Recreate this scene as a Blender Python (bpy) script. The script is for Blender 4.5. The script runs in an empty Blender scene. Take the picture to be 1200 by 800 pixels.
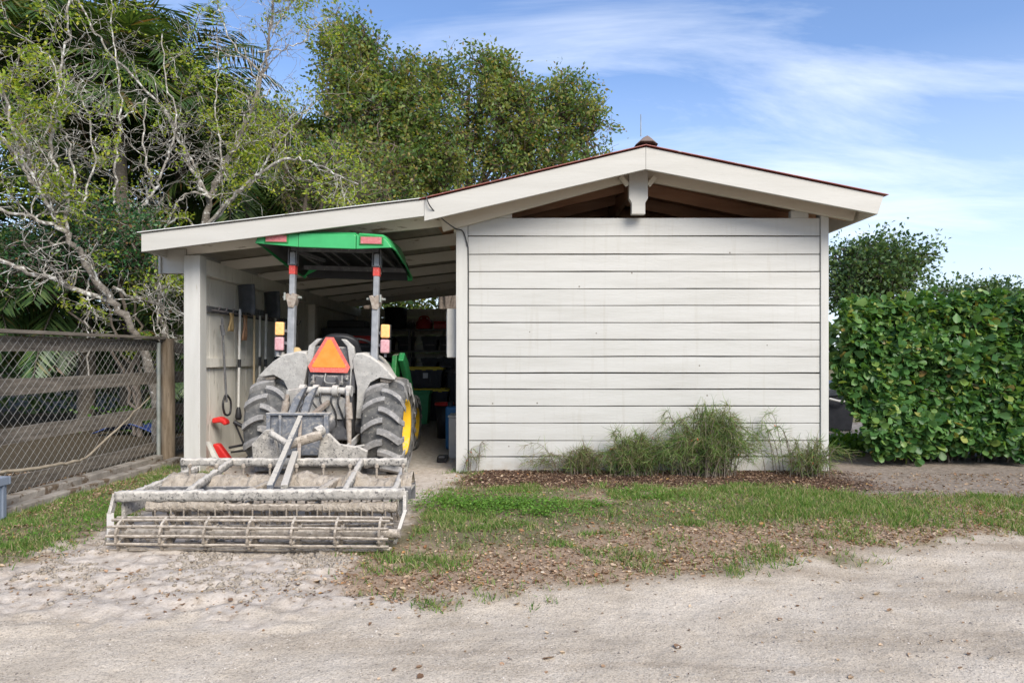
import bpy, bmesh, math, random
import numpy as np
from mathutils import Vector, Matrix

R = math.radians
random.seed(7)
SC = bpy.context.scene
COL = SC.collection
CAMY, CAMZ, F, HZ = -7.41, 1.24, 800.0, 419.0


def P(px, py, d):
    """point at distance d in front of the camera plane, measured on the 1200x800 photograph"""
    return np.array([(px - 600) / F * d, d + CAMY, CAMZ + (HZ - py) / F * d])


# ------------------------------------------------------------------ materials
def nodes_of(name):
    m = bpy.data.materials.new(name)
    m.use_nodes = True
    nt = m.node_tree
    nt.nodes.clear()
    out = nt.nodes.new('ShaderNodeOutputMaterial')
    return m, nt, out


def N(nt, typ, **kw):
    n = nt.nodes.new(typ)
    for k, v in kw.items():
        if k in ('inp',):
            for a, b in v.items():
                n.inputs[a].default_value = b
        else:
            setattr(n, k, v)
    return n


def L(nt, a, b):
    nt.links.new(a, b)


def c4(c):
    return (c[0], c[1], c[2], 1.0)


def noise(nt, vec, scale, detail=4, rough=0.55, dist=0.0):
    n = N(nt, 'ShaderNodeTexNoise')
    n.inputs['Scale'].default_value = scale
    n.inputs['Detail'].default_value = detail
    n.inputs['Roughness'].default_value = rough
    n.inputs['Distortion'].default_value = dist
    if vec is not None:
        L(nt, vec, n.inputs['Vector'])
    return n


def ramp(nt, fac, stops, interp='LINEAR'):
    r = N(nt, 'ShaderNodeValToRGB')
    r.color_ramp.interpolation = interp
    e = r.color_ramp.elements
    while len(e) < len(stops):
        e.new(0.5)
    for el, (p, c) in zip(e, stops):
        el.position = p
        el.color = c4(c) if len(c) == 3 else c
    if fac is not None:
        L(nt, fac, r.inputs['Fac'])
    return r


def mixc(nt, fac, a, b, blend='MIX'):
    m = N(nt, 'ShaderNodeMix', data_type='RGBA', blend_type=blend)
    for sock, v in ((m.inputs['Factor'], fac), (m.inputs[6], a), (m.inputs[7], b)):
        if hasattr(v, 'links') or hasattr(v, 'is_output'):
            L(nt, v, sock)
        elif isinstance(v, (int, float)):
            sock.default_value = v
        else:
            sock.default_value = c4(v)
    return m.outputs[2]


def math_n(nt, op, a, b=None):
    m = N(nt, 'ShaderNodeMath', operation=op)
    for i, v in enumerate((a, b)):
        if v is None:
            continue
        if isinstance(v, (int, float)):
            m.inputs[i].default_value = v
        else:
            L(nt, v, m.inputs[i])
    return m.outputs[0]


def surf(name, c1, c2, scale=8, rough=0.6, bump=0.15, bscale=40, metallic=0.0, stretch=(1, 1, 1), spots=None, spot_scale=30,
         spot_at=(0.62, 0.68), dust=None, dust_amt=0.5, spec=0.4, detail=5, bdist=0.01):
    m, nt, out = nodes_of(name)
    b = N(nt, 'ShaderNodeBsdfPrincipled')
    tc = N(nt, 'ShaderNodeTexCoord')
    mp = N(nt, 'ShaderNodeMapping')
    mp.inputs['Scale'].default_value = stretch
    L(nt, tc.outputs['Object'], mp.inputs['Vector'])
    v = mp.outputs['Vector']
    n1 = noise(nt, v, scale, detail, 0.6)
    col = ramp(nt, n1.outputs['Fac'], [(0.3, c1), (0.7, c2)]).outputs['Color']
    if spots:
        n2 = noise(nt, v, spot_scale, 4, 0.6)
        k = ramp(nt, n2.outputs['Fac'], [(spot_at[0], (0, 0, 0)), (spot_at[1], (1, 1, 1))]).outputs['Color']
        col = mixc(nt, k, col, spots)
    if dust:
        g = N(nt, 'ShaderNodeNewGeometry')
        sp = N(nt, 'ShaderNodeSeparateXYZ')
        L(nt, g.outputs['Normal'], sp.inputs[0])
        n3 = noise(nt, tc.outputs['Object'], 22, 6, 0.65)
        a = math_n(nt, 'MULTIPLY', sp.outputs['Z'], 0.32)
        a = math_n(nt, 'ADD', a, n3.outputs['Fac'])
        a = math_n(nt, 'ADD', a, dust_amt - 0.5)
        k = ramp(nt, a, [(0.46, (0, 0, 0)), (0.62, (1, 1, 1))]).outputs['Color']
        col = mixc(nt, k, col, dust)
    L(nt, col, b.inputs['Base Color'])
    b.inputs['Roughness'].default_value = rough
    b.inputs['Metallic'].default_value = metallic
    b.inputs['Specular IOR Level'].default_value = spec
    if bump:
        n4 = noise(nt, v, bscale, 6, 0.6)
        bp = N(nt, 'ShaderNodeBump')
        bp.inputs['Strength'].default_value = bump
        bp.inputs['Distance'].default_value = bdist
        L(nt, n4.outputs['Fac'], bp.inputs['Height'])
        L(nt, bp.outputs[0], b.inputs['Normal'])
    L(nt, b.outputs[0], out.inputs[0])
    return m


def leafmat(name, stops, trans=0.35, rough=0.45, spec=0.4, clump=None, clump_scale=1.0):
    """leaf colours vary leaf by leaf (per island) and by growth patch"""
    m, nt, out = nodes_of(name)
    g = N(nt, 'ShaderNodeNewGeometry')
    col = ramp(nt, g.outputs['Random Per Island'], stops).outputs['Color']
    if clump:
        tc = N(nt, 'ShaderNodeTexCoord')
        n = noise(nt, tc.outputs['Object'], clump_scale, 3)
        k = ramp(nt, n.outputs['Fac'], [(0.5, (0, 0, 0)), (0.68, (1, 1, 1))]).outputs['Color']
        k2 = N(nt, 'ShaderNodeMix', data_type='RGBA')
        L(nt, k, k2.inputs['Factor'])
        L(nt, col, k2.inputs[6])
        k2.inputs[7].default_value = c4(clump)
        col = k2.outputs[2]
    b = N(nt, 'ShaderNodeBsdfPrincipled')
    L(nt, col, b.inputs['Base Color'])
    b.inputs['Roughness'].default_value = rough
    b.inputs['Specular IOR Level'].default_value = spec
    if trans:
        t = N(nt, 'ShaderNodeBsdfTranslucent')
        tcol = mixc(nt, 1.0, col, (1.9, 1.7, 0.7), 'MULTIPLY')
        L(nt, tcol, t.inputs['Color'])
        mx = N(nt, 'ShaderNodeMixShader')
        mx.inputs[0].default_value = trans
        L(nt, b.outputs[0], mx.inputs[1])
        L(nt, t.outputs[0], mx.inputs[2])
        L(nt, mx.outputs[0], out.inputs[0])
    else:
        L(nt, b.outputs[0], out.inputs[0])
    return m


M = {}
SAND = (0.50, 0.45, 0.38)
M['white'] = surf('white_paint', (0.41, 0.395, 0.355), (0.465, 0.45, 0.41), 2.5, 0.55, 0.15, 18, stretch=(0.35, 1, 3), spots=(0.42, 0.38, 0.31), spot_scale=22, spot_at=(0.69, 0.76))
_m, _nt, _out = nodes_of('weathered_white_boards')
_b = N(_nt, 'ShaderNodeBsdfPrincipled'); _tc = N(_nt, 'ShaderNodeTexCoord'); _v = _tc.outputs['Object']
_mp = N(_nt, 'ShaderNodeMapping'); _mp.inputs['Scale'].default_value = (0.35, 1, 3.2); L(_nt, _v, _mp.inputs['Vector'])
_n1 = noise(_nt, _mp.outputs[0], 2.2, 6, 0.62)
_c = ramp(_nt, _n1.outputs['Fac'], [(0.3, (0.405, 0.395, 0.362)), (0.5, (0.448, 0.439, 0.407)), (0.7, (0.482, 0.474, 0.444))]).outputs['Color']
_mp2 = N(_nt, 'ShaderNodeMapping'); _mp2.inputs['Scale'].default_value = (7, 1, 0.5); L(_nt, _v, _mp2.inputs['Vector'])
_n2 = noise(_nt, _mp2.outputs[0], 2.0, 5, 0.6)
_k2 = ramp(_nt, _n2.outputs['Fac'], [(0.56, (0, 0, 0)), (0.80, (.55, .55, .55))]).outputs['Color']
_c = mixc(_nt, _k2, _c, (0.36, 0.335, 0.28))
_n3 = noise(_nt, _v, 9, 6, 0.7)
_sp = N(_nt, 'ShaderNodeSeparateXYZ'); _g = N(_nt, 'ShaderNodeNewGeometry'); L(_nt, _g.outputs['Position'], _sp.inputs[0])
_h = math_n(_nt, 'ADD', math_n(_nt, 'MULTIPLY', _sp.outputs['Z'], -1.6), _n3.outputs['Fac'])
_k3 = ramp(_nt, _h, [(0.28, (0, 0, 0)), (0.60, (.7, .7, .7))]).outputs['Color']
_c = mixc(_nt, _k3, _c, (0.33, 0.285, 0.225))
_vo = N(_nt, 'ShaderNodeTexVoronoi'); _vo.inputs['Scale'].default_value = 3.4; L(_nt, _v, _vo.inputs['Vector'])
_k4 = ramp(_nt, _vo.outputs['Distance'], [(0.026, (1, 1, 1)), (0.036, (0, 0, 0))]).outputs['Color']
_c = mixc(_nt, _k4, _c, (0.17, 0.15, 0.12))
L(_nt, _c, _b.inputs['Base Color']); _b.inputs['Roughness'].default_value = 0.55
_n5 = noise(_nt, _mp.outputs[0], 24, 6, 0.6); _bp = N(_nt, 'ShaderNodeBump'); _bp.inputs['Strength'].default_value = .22; _bp.inputs['Distance'].default_value = .01
L(_nt, _n5.outputs['Fac'], _bp.inputs['Height']); L(_nt, _bp.outputs[0], _b.inputs['Normal']); L(_nt, _b.outputs[0], _out.inputs[0])
M['boards'] = _m
M['white_post'] = surf('white_post_paint', (0.43, 0.42, 0.385), (0.50, 0.49, 0.455), 3, 0.6, 0.15, 20, stretch=(3, 3, 0.4), spots=(0.42, 0.39, 0.33), spot_scale=14, spot_at=(0.68, 0.74))
M['cream'] = surf('cream_paint', (0.53, 0.49, 0.40), (0.60, 0.56, 0.47), 3, 0.6, 0.12, 20, stretch=(0.5, 2, 3), spots=(0.36, 0.30, 0.22), spot_scale=16, spot_at=(0.7, 0.76))
M['inner'] = surf('inner_boards', (0.66, 0.63, 0.56), (0.77, 0.74, 0.67), 2.4, 0.7, 0.2, 22, stretch=(3, 3, 0.5), spots=(0.27, 0.25, 0.20), spot_scale=7, spot_at=(0.6, 0.75))
M['deck_shaded'] = surf('deck_underside', (0.30, 0.27, 0.22), (0.42, 0.38, 0.32), 3, 0.7, 0.2, 20, stretch=(3, 0.4, 2))  # darkened: the shade between the rafters is put into this colour
M['rafter_paint'] = surf('rafter_paint', (0.76, 0.72, 0.63), (0.84, 0.80, 0.72), 3, 0.65, 0.2, 20, stretch=(0.4, 2, 2), spots=(0.28, 0.22, 0.15), spot_scale=10, spot_at=(0.62, 0.7))  # lightened so the rafter faces look lit against the darkened deck
M['gap'] = surf('backing', (0.05, 0.048, 0.042), (0.08, 0.075, 0.065), 6, 0.9, 0)
M['brown_wood'] = surf('brown_wood', (0.37, 0.19, 0.105), (0.52, 0.31, 0.19), 4, 0.6, 0.25, 30, stretch=(0.4, 3, 3))
M['red_metal'] = surf('red_roof_metal', (0.24, 0.065, 0.05), (0.34, 0.12, 0.10), 4, 0.45, 0.05, 30, spots=(0.45, 0.32, 0.28), spot_scale=9)
M['white_metal'] = surf('white_roof_metal', (0.62, 0.62, 0.60), (0.72, 0.72, 0.70), 4, 0.4, 0.05, 30, spots=(0.35, 0.33, 0.28), spot_scale=9)
M['cap'] = surf('ridge_cap_metal', (0.11, 0.075, 0.065), (0.17, 0.12, 0.105), 5, 0.5, 0.1)
M['black_rubber'] = surf('black_cable', (0.03, 0.03, 0.03), (0.05, 0.05, 0.05), 20, 0.6, 0)
M['tyre'] = surf('tyre_rubber', (0.17, 0.165, 0.16), (0.31, 0.30, 0.29), 14, 0.85, 0.35, 70, spots=(0.44, 0.41, 0.37), spot_scale=38, spot_at=(0.56, 0.72), spec=0.2)
M['tyre_dark'] = surf('tyre_carcass', (0.06, 0.06, 0.06), (0.15, 0.147, 0.14), 12, 0.85, 0.3, 60, spots=(0.28, 0.265, 0.235), spot_scale=30, spot_at=(0.58, 0.72), spec=0.2)  # less dusty than the lugs, and darkened to paint the shadow between them
M['yellow'] = surf('yellow_paint', (0.70, 0.42, 0.02), (0.78, 0.50, 0.04), 6, 0.4, 0.05, 40, dust=(0.5, 0.43, 0.25), dust_amt=0.3)
M['green'] = surf('green_paint', (0.04, 0.31, 0.10), (0.05, 0.38, 0.125), 4, 0.35, 0.03, 40, dust=(0.22, 0.36, 0.2), dust_amt=0.16)
M['green_dirty'] = surf('green_paint_dusty', (0.015, 0.16, 0.03), (0.02, 0.22, 0.045), 4, 0.4, 0.05, 40, dust=(0.3, 0.33, 0.24), dust_amt=0.3)
M['black_plastic'] = surf('black_plastic', (0.018, 0.018, 0.02), (0.03, 0.03, 0.033), 10, 0.5, 0.08, 50)
M['tote'] = surf('tote_plastic', (0.028, 0.030, 0.036), (0.045, 0.047, 0.055), 10, 0.45, 0.05, 50)
M['dark_metal'] = surf('dark_metal', (0.07, 0.07, 0.075), (0.14, 0.14, 0.145), 12, 0.55, 0.2, 60, dust=(0.42, 0.39, 0.35), dust_amt=0.38)
M['dirty_grey'] = surf('dusty_grey_panel', (0.29, 0.28, 0.26), (0.44, 0.425, 0.395), 10, 0.8, 0.35, 70, spots=(0.15, 0.15, 0.15), spot_scale=55, spot_at=(0.60, 0.68), dust=(0.50, 0.475, 0.43), dust_amt=0.42)
M['rops'] = surf('grey_tube_paint', (0.20, 0.21, 0.22), (0.32, 0.33, 0.345), 12, 0.5, 0.1, 60, dust=(0.5, 0.47, 0.42), dust_amt=0.33)
M['rust'] = surf('rusty_steel', (0.20, 0.15, 0.115), (0.38, 0.34, 0.29), 26, 0.8, 0.3, 60)
M['red_plastic'] = surf('red_plastic', (0.50, 0.02, 0.02), (0.62, 0.035, 0.03), 6, 0.35, 0.02, 30)
M['red_tape'] = surf('red_band', (0.62, 0.06, 0.045), (0.7, 0.10, 0.08), 30, 0.5, 0.05, 30, spots=(0.7, 0.4, 0.36), spot_scale=80)
M['dusty_red'] = surf('dusty_red_lens', (0.40, 0.10, 0.10), (0.50, 0.17, 0.17), 30, 0.5, 0.1, 90, spots=(0.52, 0.28, 0.28), spot_scale=70)
M['pink_lens'] = surf('dust_covered_red_lens', (0.50, 0.24, 0.26), (0.58, 0.36, 0.37), 40, 0.6, 0.15, 90, spots=(0.45, 0.10, 0.12), spot_scale=60)
M['amber'] = surf('amber_lens', (0.85, 0.42, 0.12), (0.88, 0.52, 0.22), 30, 0.5, 0.1, 90)
M['orange'] = surf('orange_sign', (0.95, 0.22, 0.025), (0.95, 0.28, 0.05), 14, 0.5, 0.05, 60)
M['sign_red'] = surf('red_sign_border', (0.62, 0.10, 0.08), (0.68, 0.16, 0.12), 40, 0.55, 0.05, 60, spots=(0.75, 0.4, 0.35), spot_scale=90)
M['harrow'] = surf('sandy_steel', (0.24, 0.225, 0.20), (0.42, 0.39, 0.345), 16, 0.9, 0.7, 60, spots=(0.10, 0.095, 0.09), spot_scale=48, spot_at=(0.55, 0.64), dust=(0.54, 0.50, 0.44), dust_amt=0.40, bdist=0.012)
M['harrow_tan'] = surf('sand_caked_steel', (0.21, 0.175, 0.14), (0.36, 0.31, 0.25), 20, 0.95, 0.8, 60, spots=(0.12, 0.10, 0.08), spot_scale=34, spot_at=(0.56, 0.66), dust=(0.50, 0.44, 0.365), dust_amt=0.32, bdist=0.014)
M['wet_sand'] = surf('caked_sand', (0.29, 0.24, 0.185), (0.50, 0.435, 0.355), 18, 0.95, 1.0, 45, bdist=0.03)
M['headstock'] = surf('worn_blue_grey_steel', (0.09, 0.10, 0.12), (0.21, 0.22, 0.24), 14, 0.6, 0.3, 60, spots=(0.33, 0.31, 0.28), spot_scale=30, spot_at=(0.50, 0.72), dust=(0.52, 0.48, 0.41), dust_amt=0.36)
M['fence_wood'] = surf('weathered_board', (0.085, 0.07, 0.055), (0.24, 0.205, 0.165), 6, 0.9, 0.6, 30, stretch=(4, 0.5, 5))
M['fence_post'] = surf('weathered_post', (0.13, 0.095, 0.06), (0.31, 0.245, 0.175), 5, 0.9, 0.6, 30, stretch=(5, 5, 0.5), spots=(0.07, 0.05, 0.035), spot_scale=9)
M['galv'] = surf('galvanised_wire', (0.20, 0.195, 0.175), (0.33, 0.32, 0.295), 25, 0.5, 0, metallic=0.25)
M['galv_post'] = surf('galvanised_pole', (0.2, 0.22, 0.2), (0.32, 0.33, 0.30), 9, 0.6, 0.1, metallic=0.2)
M['sleeper'] = surf('concrete_sleeper', (0.17, 0.15, 0.125), (0.34, 0.305, 0.26), 6, 0.95, 0.7, 40, spots=(0.12, 0.085, 0.055), spot_scale=9, spot_at=(0.55, 0.62))
M['bark'] = surf('lichen_bark', (0.12, 0.10, 0.08), (0.36, 0.335, 0.29), 15, 0.95, 0.8, 30, spots=(0.56, 0.55, 0.51), spot_scale=13, spot_at=(0.53, 0.6), bdist=0.02)
M['bark_base'] = surf('lichen_trunk', (0.085, 0.07, 0.055), (0.24, 0.215, 0.18), 13, 0.95, 0.9, 30, spots=(0.46, 0.445, 0.41), spot_scale=16, spot_at=(0.60, 0.66), bdist=0.03)
M['bark_dark'] = surf('brown_bark', (0.09, 0.07, 0.055), (0.2, 0.165, 0.135), 12, 0.95, 0.6, 40, bdist=0.02)
M['palm_trunk'] = surf('palm_trunk', (0.08, 0.065, 0.05), (0.17, 0.145, 0.115), 10, 0.95, 0.6, 20, stretch=(1, 1, 4))
M['vine'] = surf('dry_vine', (0.19, 0.155, 0.11), (0.33, 0.28, 0.21), 20, 0.9, 0.3)
M['light_pole'] = surf('pale_pole', (0.55, 0.54, 0.50), (0.66, 0.65, 0.61), 12, 0.4, 0.02)
M['wood_pole'] = surf('ash_handle', (0.45, 0.34, 0.2), (0.56, 0.45, 0.29), 12, 0.5, 0.05, stretch=(6, 6, 1))
M['scoop'] = surf('dark_blade', (0.035, 0.04, 0.048), (0.07, 0.08, 0.095), 10, 0.4, 0.05)
M['bin_green'] = surf('green_bin', (0.05, 0.36, 0.13), (0.07, 0.42, 0.16), 6, 0.5, 0.05)
M['bin_grey'] = surf('grey_crate', (0.17, 0.20, 0.255), (0.22, 0.25, 0.30), 6, 0.55, 0.05)
M['lid_yellow'] = surf('yellow_lid', (0.84, 0.64, 0.02), (0.88, 0.70, 0.04), 6, 0.4, 0.03)
M['label_white'] = surf('white_label', (0.7, 0.7, 0.7), (0.78, 0.78, 0.78), 6, 0.5, 0)
M['blue_plastic'] = surf('blue_plastic', (0.03, 0.14, 0.32), (0.04, 0.18, 0.38), 6, 0.5, 0.03)
M['blue_tarp'] = surf('blue_tarp', (0.03, 0.06, 0.22), (0.06, 0.1, 0.3), 6, 0.6, 0.3)
M['shelf'] = surf('shelf_metal', (0.13, 0.115, 0.115), (0.2, 0.18, 0.18), 10, 0.5, 0.05)
M['tan_cloth'] = surf('tan_cloth', (0.4, 0.28, 0.13), (0.5, 0.36, 0.18), 10, 0.9, 0.2)

M['hedge'] = leafmat('hedge_leaf', [(0.0, (0.030, 0.09, 0.022)), (0.45, (0.072, 0.17, 0.045)), (0.8, (0.13, 0.24, 0.068)), (0.93, (0.20, 0.30, 0.07)), (0.985, (0.30, 0.30, 0.08)), (1.0, (0.24, 0.13, 0.06))], 0.28, 0.42, 0.4)
M['hedge_core'] = surf('hedge_twigs', (0.012, 0.02, 0.008), (0.04, 0.04, 0.022), 9, 0.95, 0.8, 12)
M['tree_leaf'] = leafmat('olive_leaf', [(0.0, (0.045, 0.105, 0.03)), (0.5, (0.115, 0.195, 0.052)), (0.8, (0.20, 0.265, 0.07)), (0.93, (0.27, 0.18, 0.08)), (1.0, (0.34, 0.30, 0.07))], 0.38, 0.5, 0.4, clump=(0.24, 0.27, 0.065), clump_scale=1.3)
M['tree_leaf_dark'] = leafmat('dark_leaf', [(0.0, (0.030, 0.07, 0.024)), (0.6, (0.075, 0.14, 0.046)), (1.0, (0.14, 0.20, 0.062))], 0.25, 0.5, 0.4)
M['palm_leaf'] = leafmat('palm_leaf', [(0.0, (0.026, 0.062, 0.018)), (0.6, (0.068, 0.125, 0.034)), (0.92, (0.13, 0.19, 0.05)), (1.0, (0.22, 0.10, 0.045))], 0.22, 0.4, 0.5)
M['bright_leaf'] = leafmat('yellow_green_leaf', [(0.0, (0.13, 0.22, 0.025)), (0.6, (0.27, 0.36, 0.045)), (1.0, (0.40, 0.40, 0.06))], 0.45, 0.5, 0.3)
M['fern_leaf'] = leafmat('compound_leaf', [(0.0, (0.018, 0.062, 0.028)), (0.6, (0.04, 0.115, 0.04)), (0.9, (0.08, 0.18, 0.05)), (1.0, (0.2, 0.09, 0.03))], 0.28, 0.4, 0.5)
M['wispy'] = leafmat('wispy_stem', [(0.0, (0.05, 0.105, 0.028)), (0.45, (0.115, 0.205, 0.048)), (0.75, (0.20, 0.29, 0.085)), (1.0, (0.30, 0.26, 0.15))], 0.3, 0.6, 0.2)
M['wispy_dry'] = leafmat('wispy_dry_stem', [(0.0, (0.09, 0.075, 0.045)), (0.5, (0.20, 0.15, 0.10)), (0.8, (0.13, 0.16, 0.06)), (1.0, (0.34, 0.26, 0.18))], 0.3, 0.6, 0.2)
M['flower'] = leafmat('orange_flower', [(0.0, (0.5, 0.07, 0.03)), (1.0, (0.62, 0.17, 0.05))], 0.3)
M['grass'] = leafmat('grass_blade', [(0.0, (0.05, 0.125, 0.022)), (0.45, (0.115, 0.22, 0.042)), (0.70, (0.21, 0.29, 0.08)), (0.85, (0.30, 0.26, 0.14)), (1.0, (0.46, 0.38, 0.25))], 0.35, 0.6, 0.2)
M['clover'] = leafmat('ground_cover_leaf', [(0.0, (0.06, 0.15, 0.018)), (0.6, (0.11, 0.24, 0.03)), (1.0, (0.19, 0.31, 0.06))], 0.3, 0.5, 0.3)
M['litter'] = leafmat('dry_leaf', [(0.0, (0.13, 0.075, 0.045)), (0.35, (0.26, 0.17, 0.11)), (0.62, (0.40, 0.29, 0.195)), (0.84, (0.52, 0.41, 0.30)), (0.95, (0.34, 0.16, 0.08)), (0.985, (0.48, 0.30, 0.10)), (1.0, (0.56, 0.5, 0.42))], 0.15, 0.7, 0.2)
M['mulch_chip'] = leafmat('mulch_chip', [(0.0, (0.055, 0.034, 0.024)), (0.6, (0.14, 0.088, 0.06)), (0.93, (0.20, 0.125, 0.08)), (1.0, (0.40, 0.30, 0.21))], 0.0, 0.85, 0.2)
M['stone'] = leafmat('gravel_stone', [(0.0, (0.16, 0.14, 0.12)), (0.5, (0.33, 0.29, 0.25)), (1.0, (0.50, 0.46, 0.41))], 0.0, 0.85, 0.2)


# ------------------------------------------------------------------ objects
ROOT = {}


def prop(o, label=None, cat=None, group=None, kind=None):
    if label: o['label'] = label
    if cat: o['category'] = cat
    if group: o['group'] = group
    if kind: o['kind'] = kind
    return o


def thing(name, label, cat, loc=(0, 0, 0), group=None, rot=None, local=False):
    o = bpy.data.objects.new(name, None)
    COL.objects.link(o)
    o.empty_display_size = 0.2
    o.location = loc
    if rot: o.rotation_euler = rot
    ROOT[o.name] = np.zeros(3) if local else np.array(loc, float)
    return prop(o, label, cat, group)


def link_mesh(name, me, mat, parent=None, origin=None):
    o = bpy.data.objects.new(name, me)
    COL.objects.link(o)
    if isinstance(mat, (list, tuple)):
        for m in mat: me.materials.append(m)
    else:
        me.materials.append(mat)
    if parent is not None:
        o.parent = parent
        ROOT[o.name] = ROOT[parent.name]
    elif origin is not None:
        o.location = origin
        ROOT[o.name] = np.array(origin, float)
    else:
        ROOT[o.name] = np.zeros(3)
    return o


class MB:
    def __init__(s):
        s.v, s.f, s.sm = [], [], []

    def add(s, vs, fs, smooth=False):
        b = len(s.v)
        s.v.extend([tuple(map(float, p)) for p in vs])
        for f in fs:
            s.f.append(tuple(i + b for i in f))
            s.sm.append(smooth)

    def box(s, c, size, rot=None):
        hx, hy, hz = [a / 2 for a in size]
        vs = [Vector((sx * hx, sy * hy, sz * hz)) for sz in (-1, 1) for sy in (-1, 1) for sx in (-1, 1)]
        if rot is not None:
            vs = [rot @ q for q in vs]
        c = Vector([float(a) for a in c])
        s.add([q + c for q in vs], [(0, 2, 3, 1), (4, 5, 7, 6), (0, 1, 5, 4), (2, 6, 7, 3), (0, 4, 6, 2), (1, 3, 7, 5)])

    def bb(s, x0, x1, y0, y1, z0, z1):
        s.box(((x0 + x1) / 2, (y0 + y1) / 2, (z0 + z1) / 2), (x1 - x0, y1 - y0, z1 - z0))

    def bar(s, p0, p1, w, h, up=(0, 0, 1)):
        p0, p1 = Vector([float(a) for a in p0]), Vector([float(a) for a in p1])
        y = (p1 - p0).normalized()
        x = y.cross(Vector(up)).normalized()
        z = x.cross(y)
        rot = Matrix((x, y, z)).transposed()
        s.box((p0 + p1) / 2, (w, (p1 - p0).length, h), rot)

    def tube(s, pts, rad, n=8, cap=True):
        pts = [Vector([float(a) for a in p]) for p in pts]
        if isinstance(rad, (int, float)): rad = [rad] * len(pts)
        t0 = (pts[1] - pts[0]).normalized()
        u = t0.orthogonal().normalized()
        vs, fs = [], []
        k = len(pts)
        for i, p in enumerate(pts):
            t = (pts[min(i + 1, k - 1)] - pts[max(i - 1, 0)])
            t = t.normalized() if t.length > 1e-9 else t0
            u = (u - t * u.dot(t))
            u = u.normalized() if u.length > 1e-6 else t.orthogonal().normalized()
            w = t.cross(u)
            for j in range(n):
                a = 2 * math.pi * j / n
                vs.append(p + (u * math.cos(a) + w * math.sin(a)) * rad[i])
        for i in range(k - 1):
            for j in range(n):
                a, b = i * n + j, i * n + (j + 1) % n
                fs.append((a, b, b + n, a + n))
        s.add(vs, fs, n > 4)
        if cap:
            s.add([vs[j] for j in range(n)], [tuple(range(n))[::-1]])
            s.add([vs[(k - 1) * n + j] for j in range(n)], [tuple(range(n))])

    def lathe(s, prof, c, axis='z', n=32, smooth=True, close=False):
        c = np.array(c, float)
        vs, fs = [], []
        k = len(prof)
        for i in range(n):
            a = 2 * math.pi * i / n
            for (r, t) in prof:
                if axis == 'z': q = (r * math.cos(a), r * math.sin(a), t)
                elif axis == 'x': q = (t, r * math.cos(a), r * math.sin(a))
                else: q = (r * math.cos(a), t, r * math.sin(a))
                vs.append(c + q)
        for i in range(n):
            for j in range(k if close else k - 1):
                a, b = i * k + j, i * k + (j + 1) % k
                a2, b2 = ((i + 1) % n) * k + j, ((i + 1) % n) * k + (j + 1) % k
                fs.append((a, b, b2, a2))
        s.add(vs, fs, smooth)

    def prism(s, poly, axis, a0, a1):
        def q(p, a):
            if axis == 'y': return (p[0], a, p[1])
            if axis == 'x': return (a, p[0], p[1])
            return (p[0], p[1], a)
        n = len(poly)
        vs = [q(p, a0) for p in poly] + [q(p, a1) for p in poly]
        fs = [tuple(range(n))[::-1], tuple(range(n, 2 * n))]
        fs += [(i, (i + 1) % n, n + (i + 1) % n, n + i) for i in range(n)]
        s.add(vs, fs)

    def sheet(s, grid, thick=None):
        nr, nc = len(grid), len(grid[0])
        s.add([p for row in grid for p in row], [(i * nc + j, i * nc + j + 1, (i + 1) * nc + j + 1, (i + 1) * nc + j) for i in range(nr - 1) for j in range(nc - 1)], True)

    def build(s, name, mat, parent=None, origin=None, bevel=0.0, solid=0.0, seg=2, sub=0):
        me = bpy.data.meshes.new(name)
        off = ROOT[parent.name] if parent is not None else (np.array(origin, float) if origin is not None else np.zeros(3))
        vs = np.array(s.v, float) - off
        me.from_pydata(vs.tolist(), [], s.f)
        bm = bmesh.new()
        bm.from_mesh(me)
        bmesh.ops.recalc_face_normals(bm, faces=bm.faces)
        bm.to_mesh(me)
        bm.free()
        me.polygons.foreach_set('use_smooth', s.sm)
        o = link_mesh(name, me, mat, parent, origin)
        if solid:
            m = o.modifiers.new('solid', 'SOLIDIFY'); m.thickness = solid; m.offset = 0
        if bevel:
            m = o.modifiers.new('bevel', 'BEVEL'); m.width = bevel; m.segments = seg; m.limit_method = 'ANGLE'; m.angle_limit = R(40)
        if sub:
            m = o.modifiers.new('sub', 'SUBSURF'); m.levels = sub; m.render_levels = sub
        return o


def raw_mesh(name, V, Fc, mat, parent=None, origin=None, smooth=True, flat_faces=None):
    """numpy vertices (n,3), faces (m,k)"""
    off = ROOT[parent.name] if parent is not None else (np.array(origin, float) if origin is not None else np.zeros(3))
    V = (np.asarray(V, float) - off).astype(np.float32)
    Fc = np.asarray(Fc, np.int32)
    m, k = Fc.shape
    me = bpy.data.meshes.new(name)
    me.vertices.add(len(V)); me.vertices.foreach_set('co', V.ravel())
    me.loops.add(m * k); me.loops.foreach_set('vertex_index', Fc.ravel())
    me.polygons.add(m)
    me.polygons.foreach_set('loop_start', np.arange(0, m * k, k, dtype=np.int32))
    me.polygons.foreach_set('loop_total', np.full(m, k, np.int32))
    me.polygons.foreach_set('use_smooth', np.full(m, smooth))
    me.update(calc_edges=True)
    return link_mesh(name, me, mat, parent, origin)


def unit(a):
    return a / np.maximum(np.linalg.norm(a, axis=-1, keepdims=True), 1e-9)


def frames(d, nrm):
    d = unit(d)
    x = unit(np.cross(d, nrm))
    z = np.cross(x, d)
    return np.stack([x, d, z], axis=-1)          # columns: x, along, normal


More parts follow.
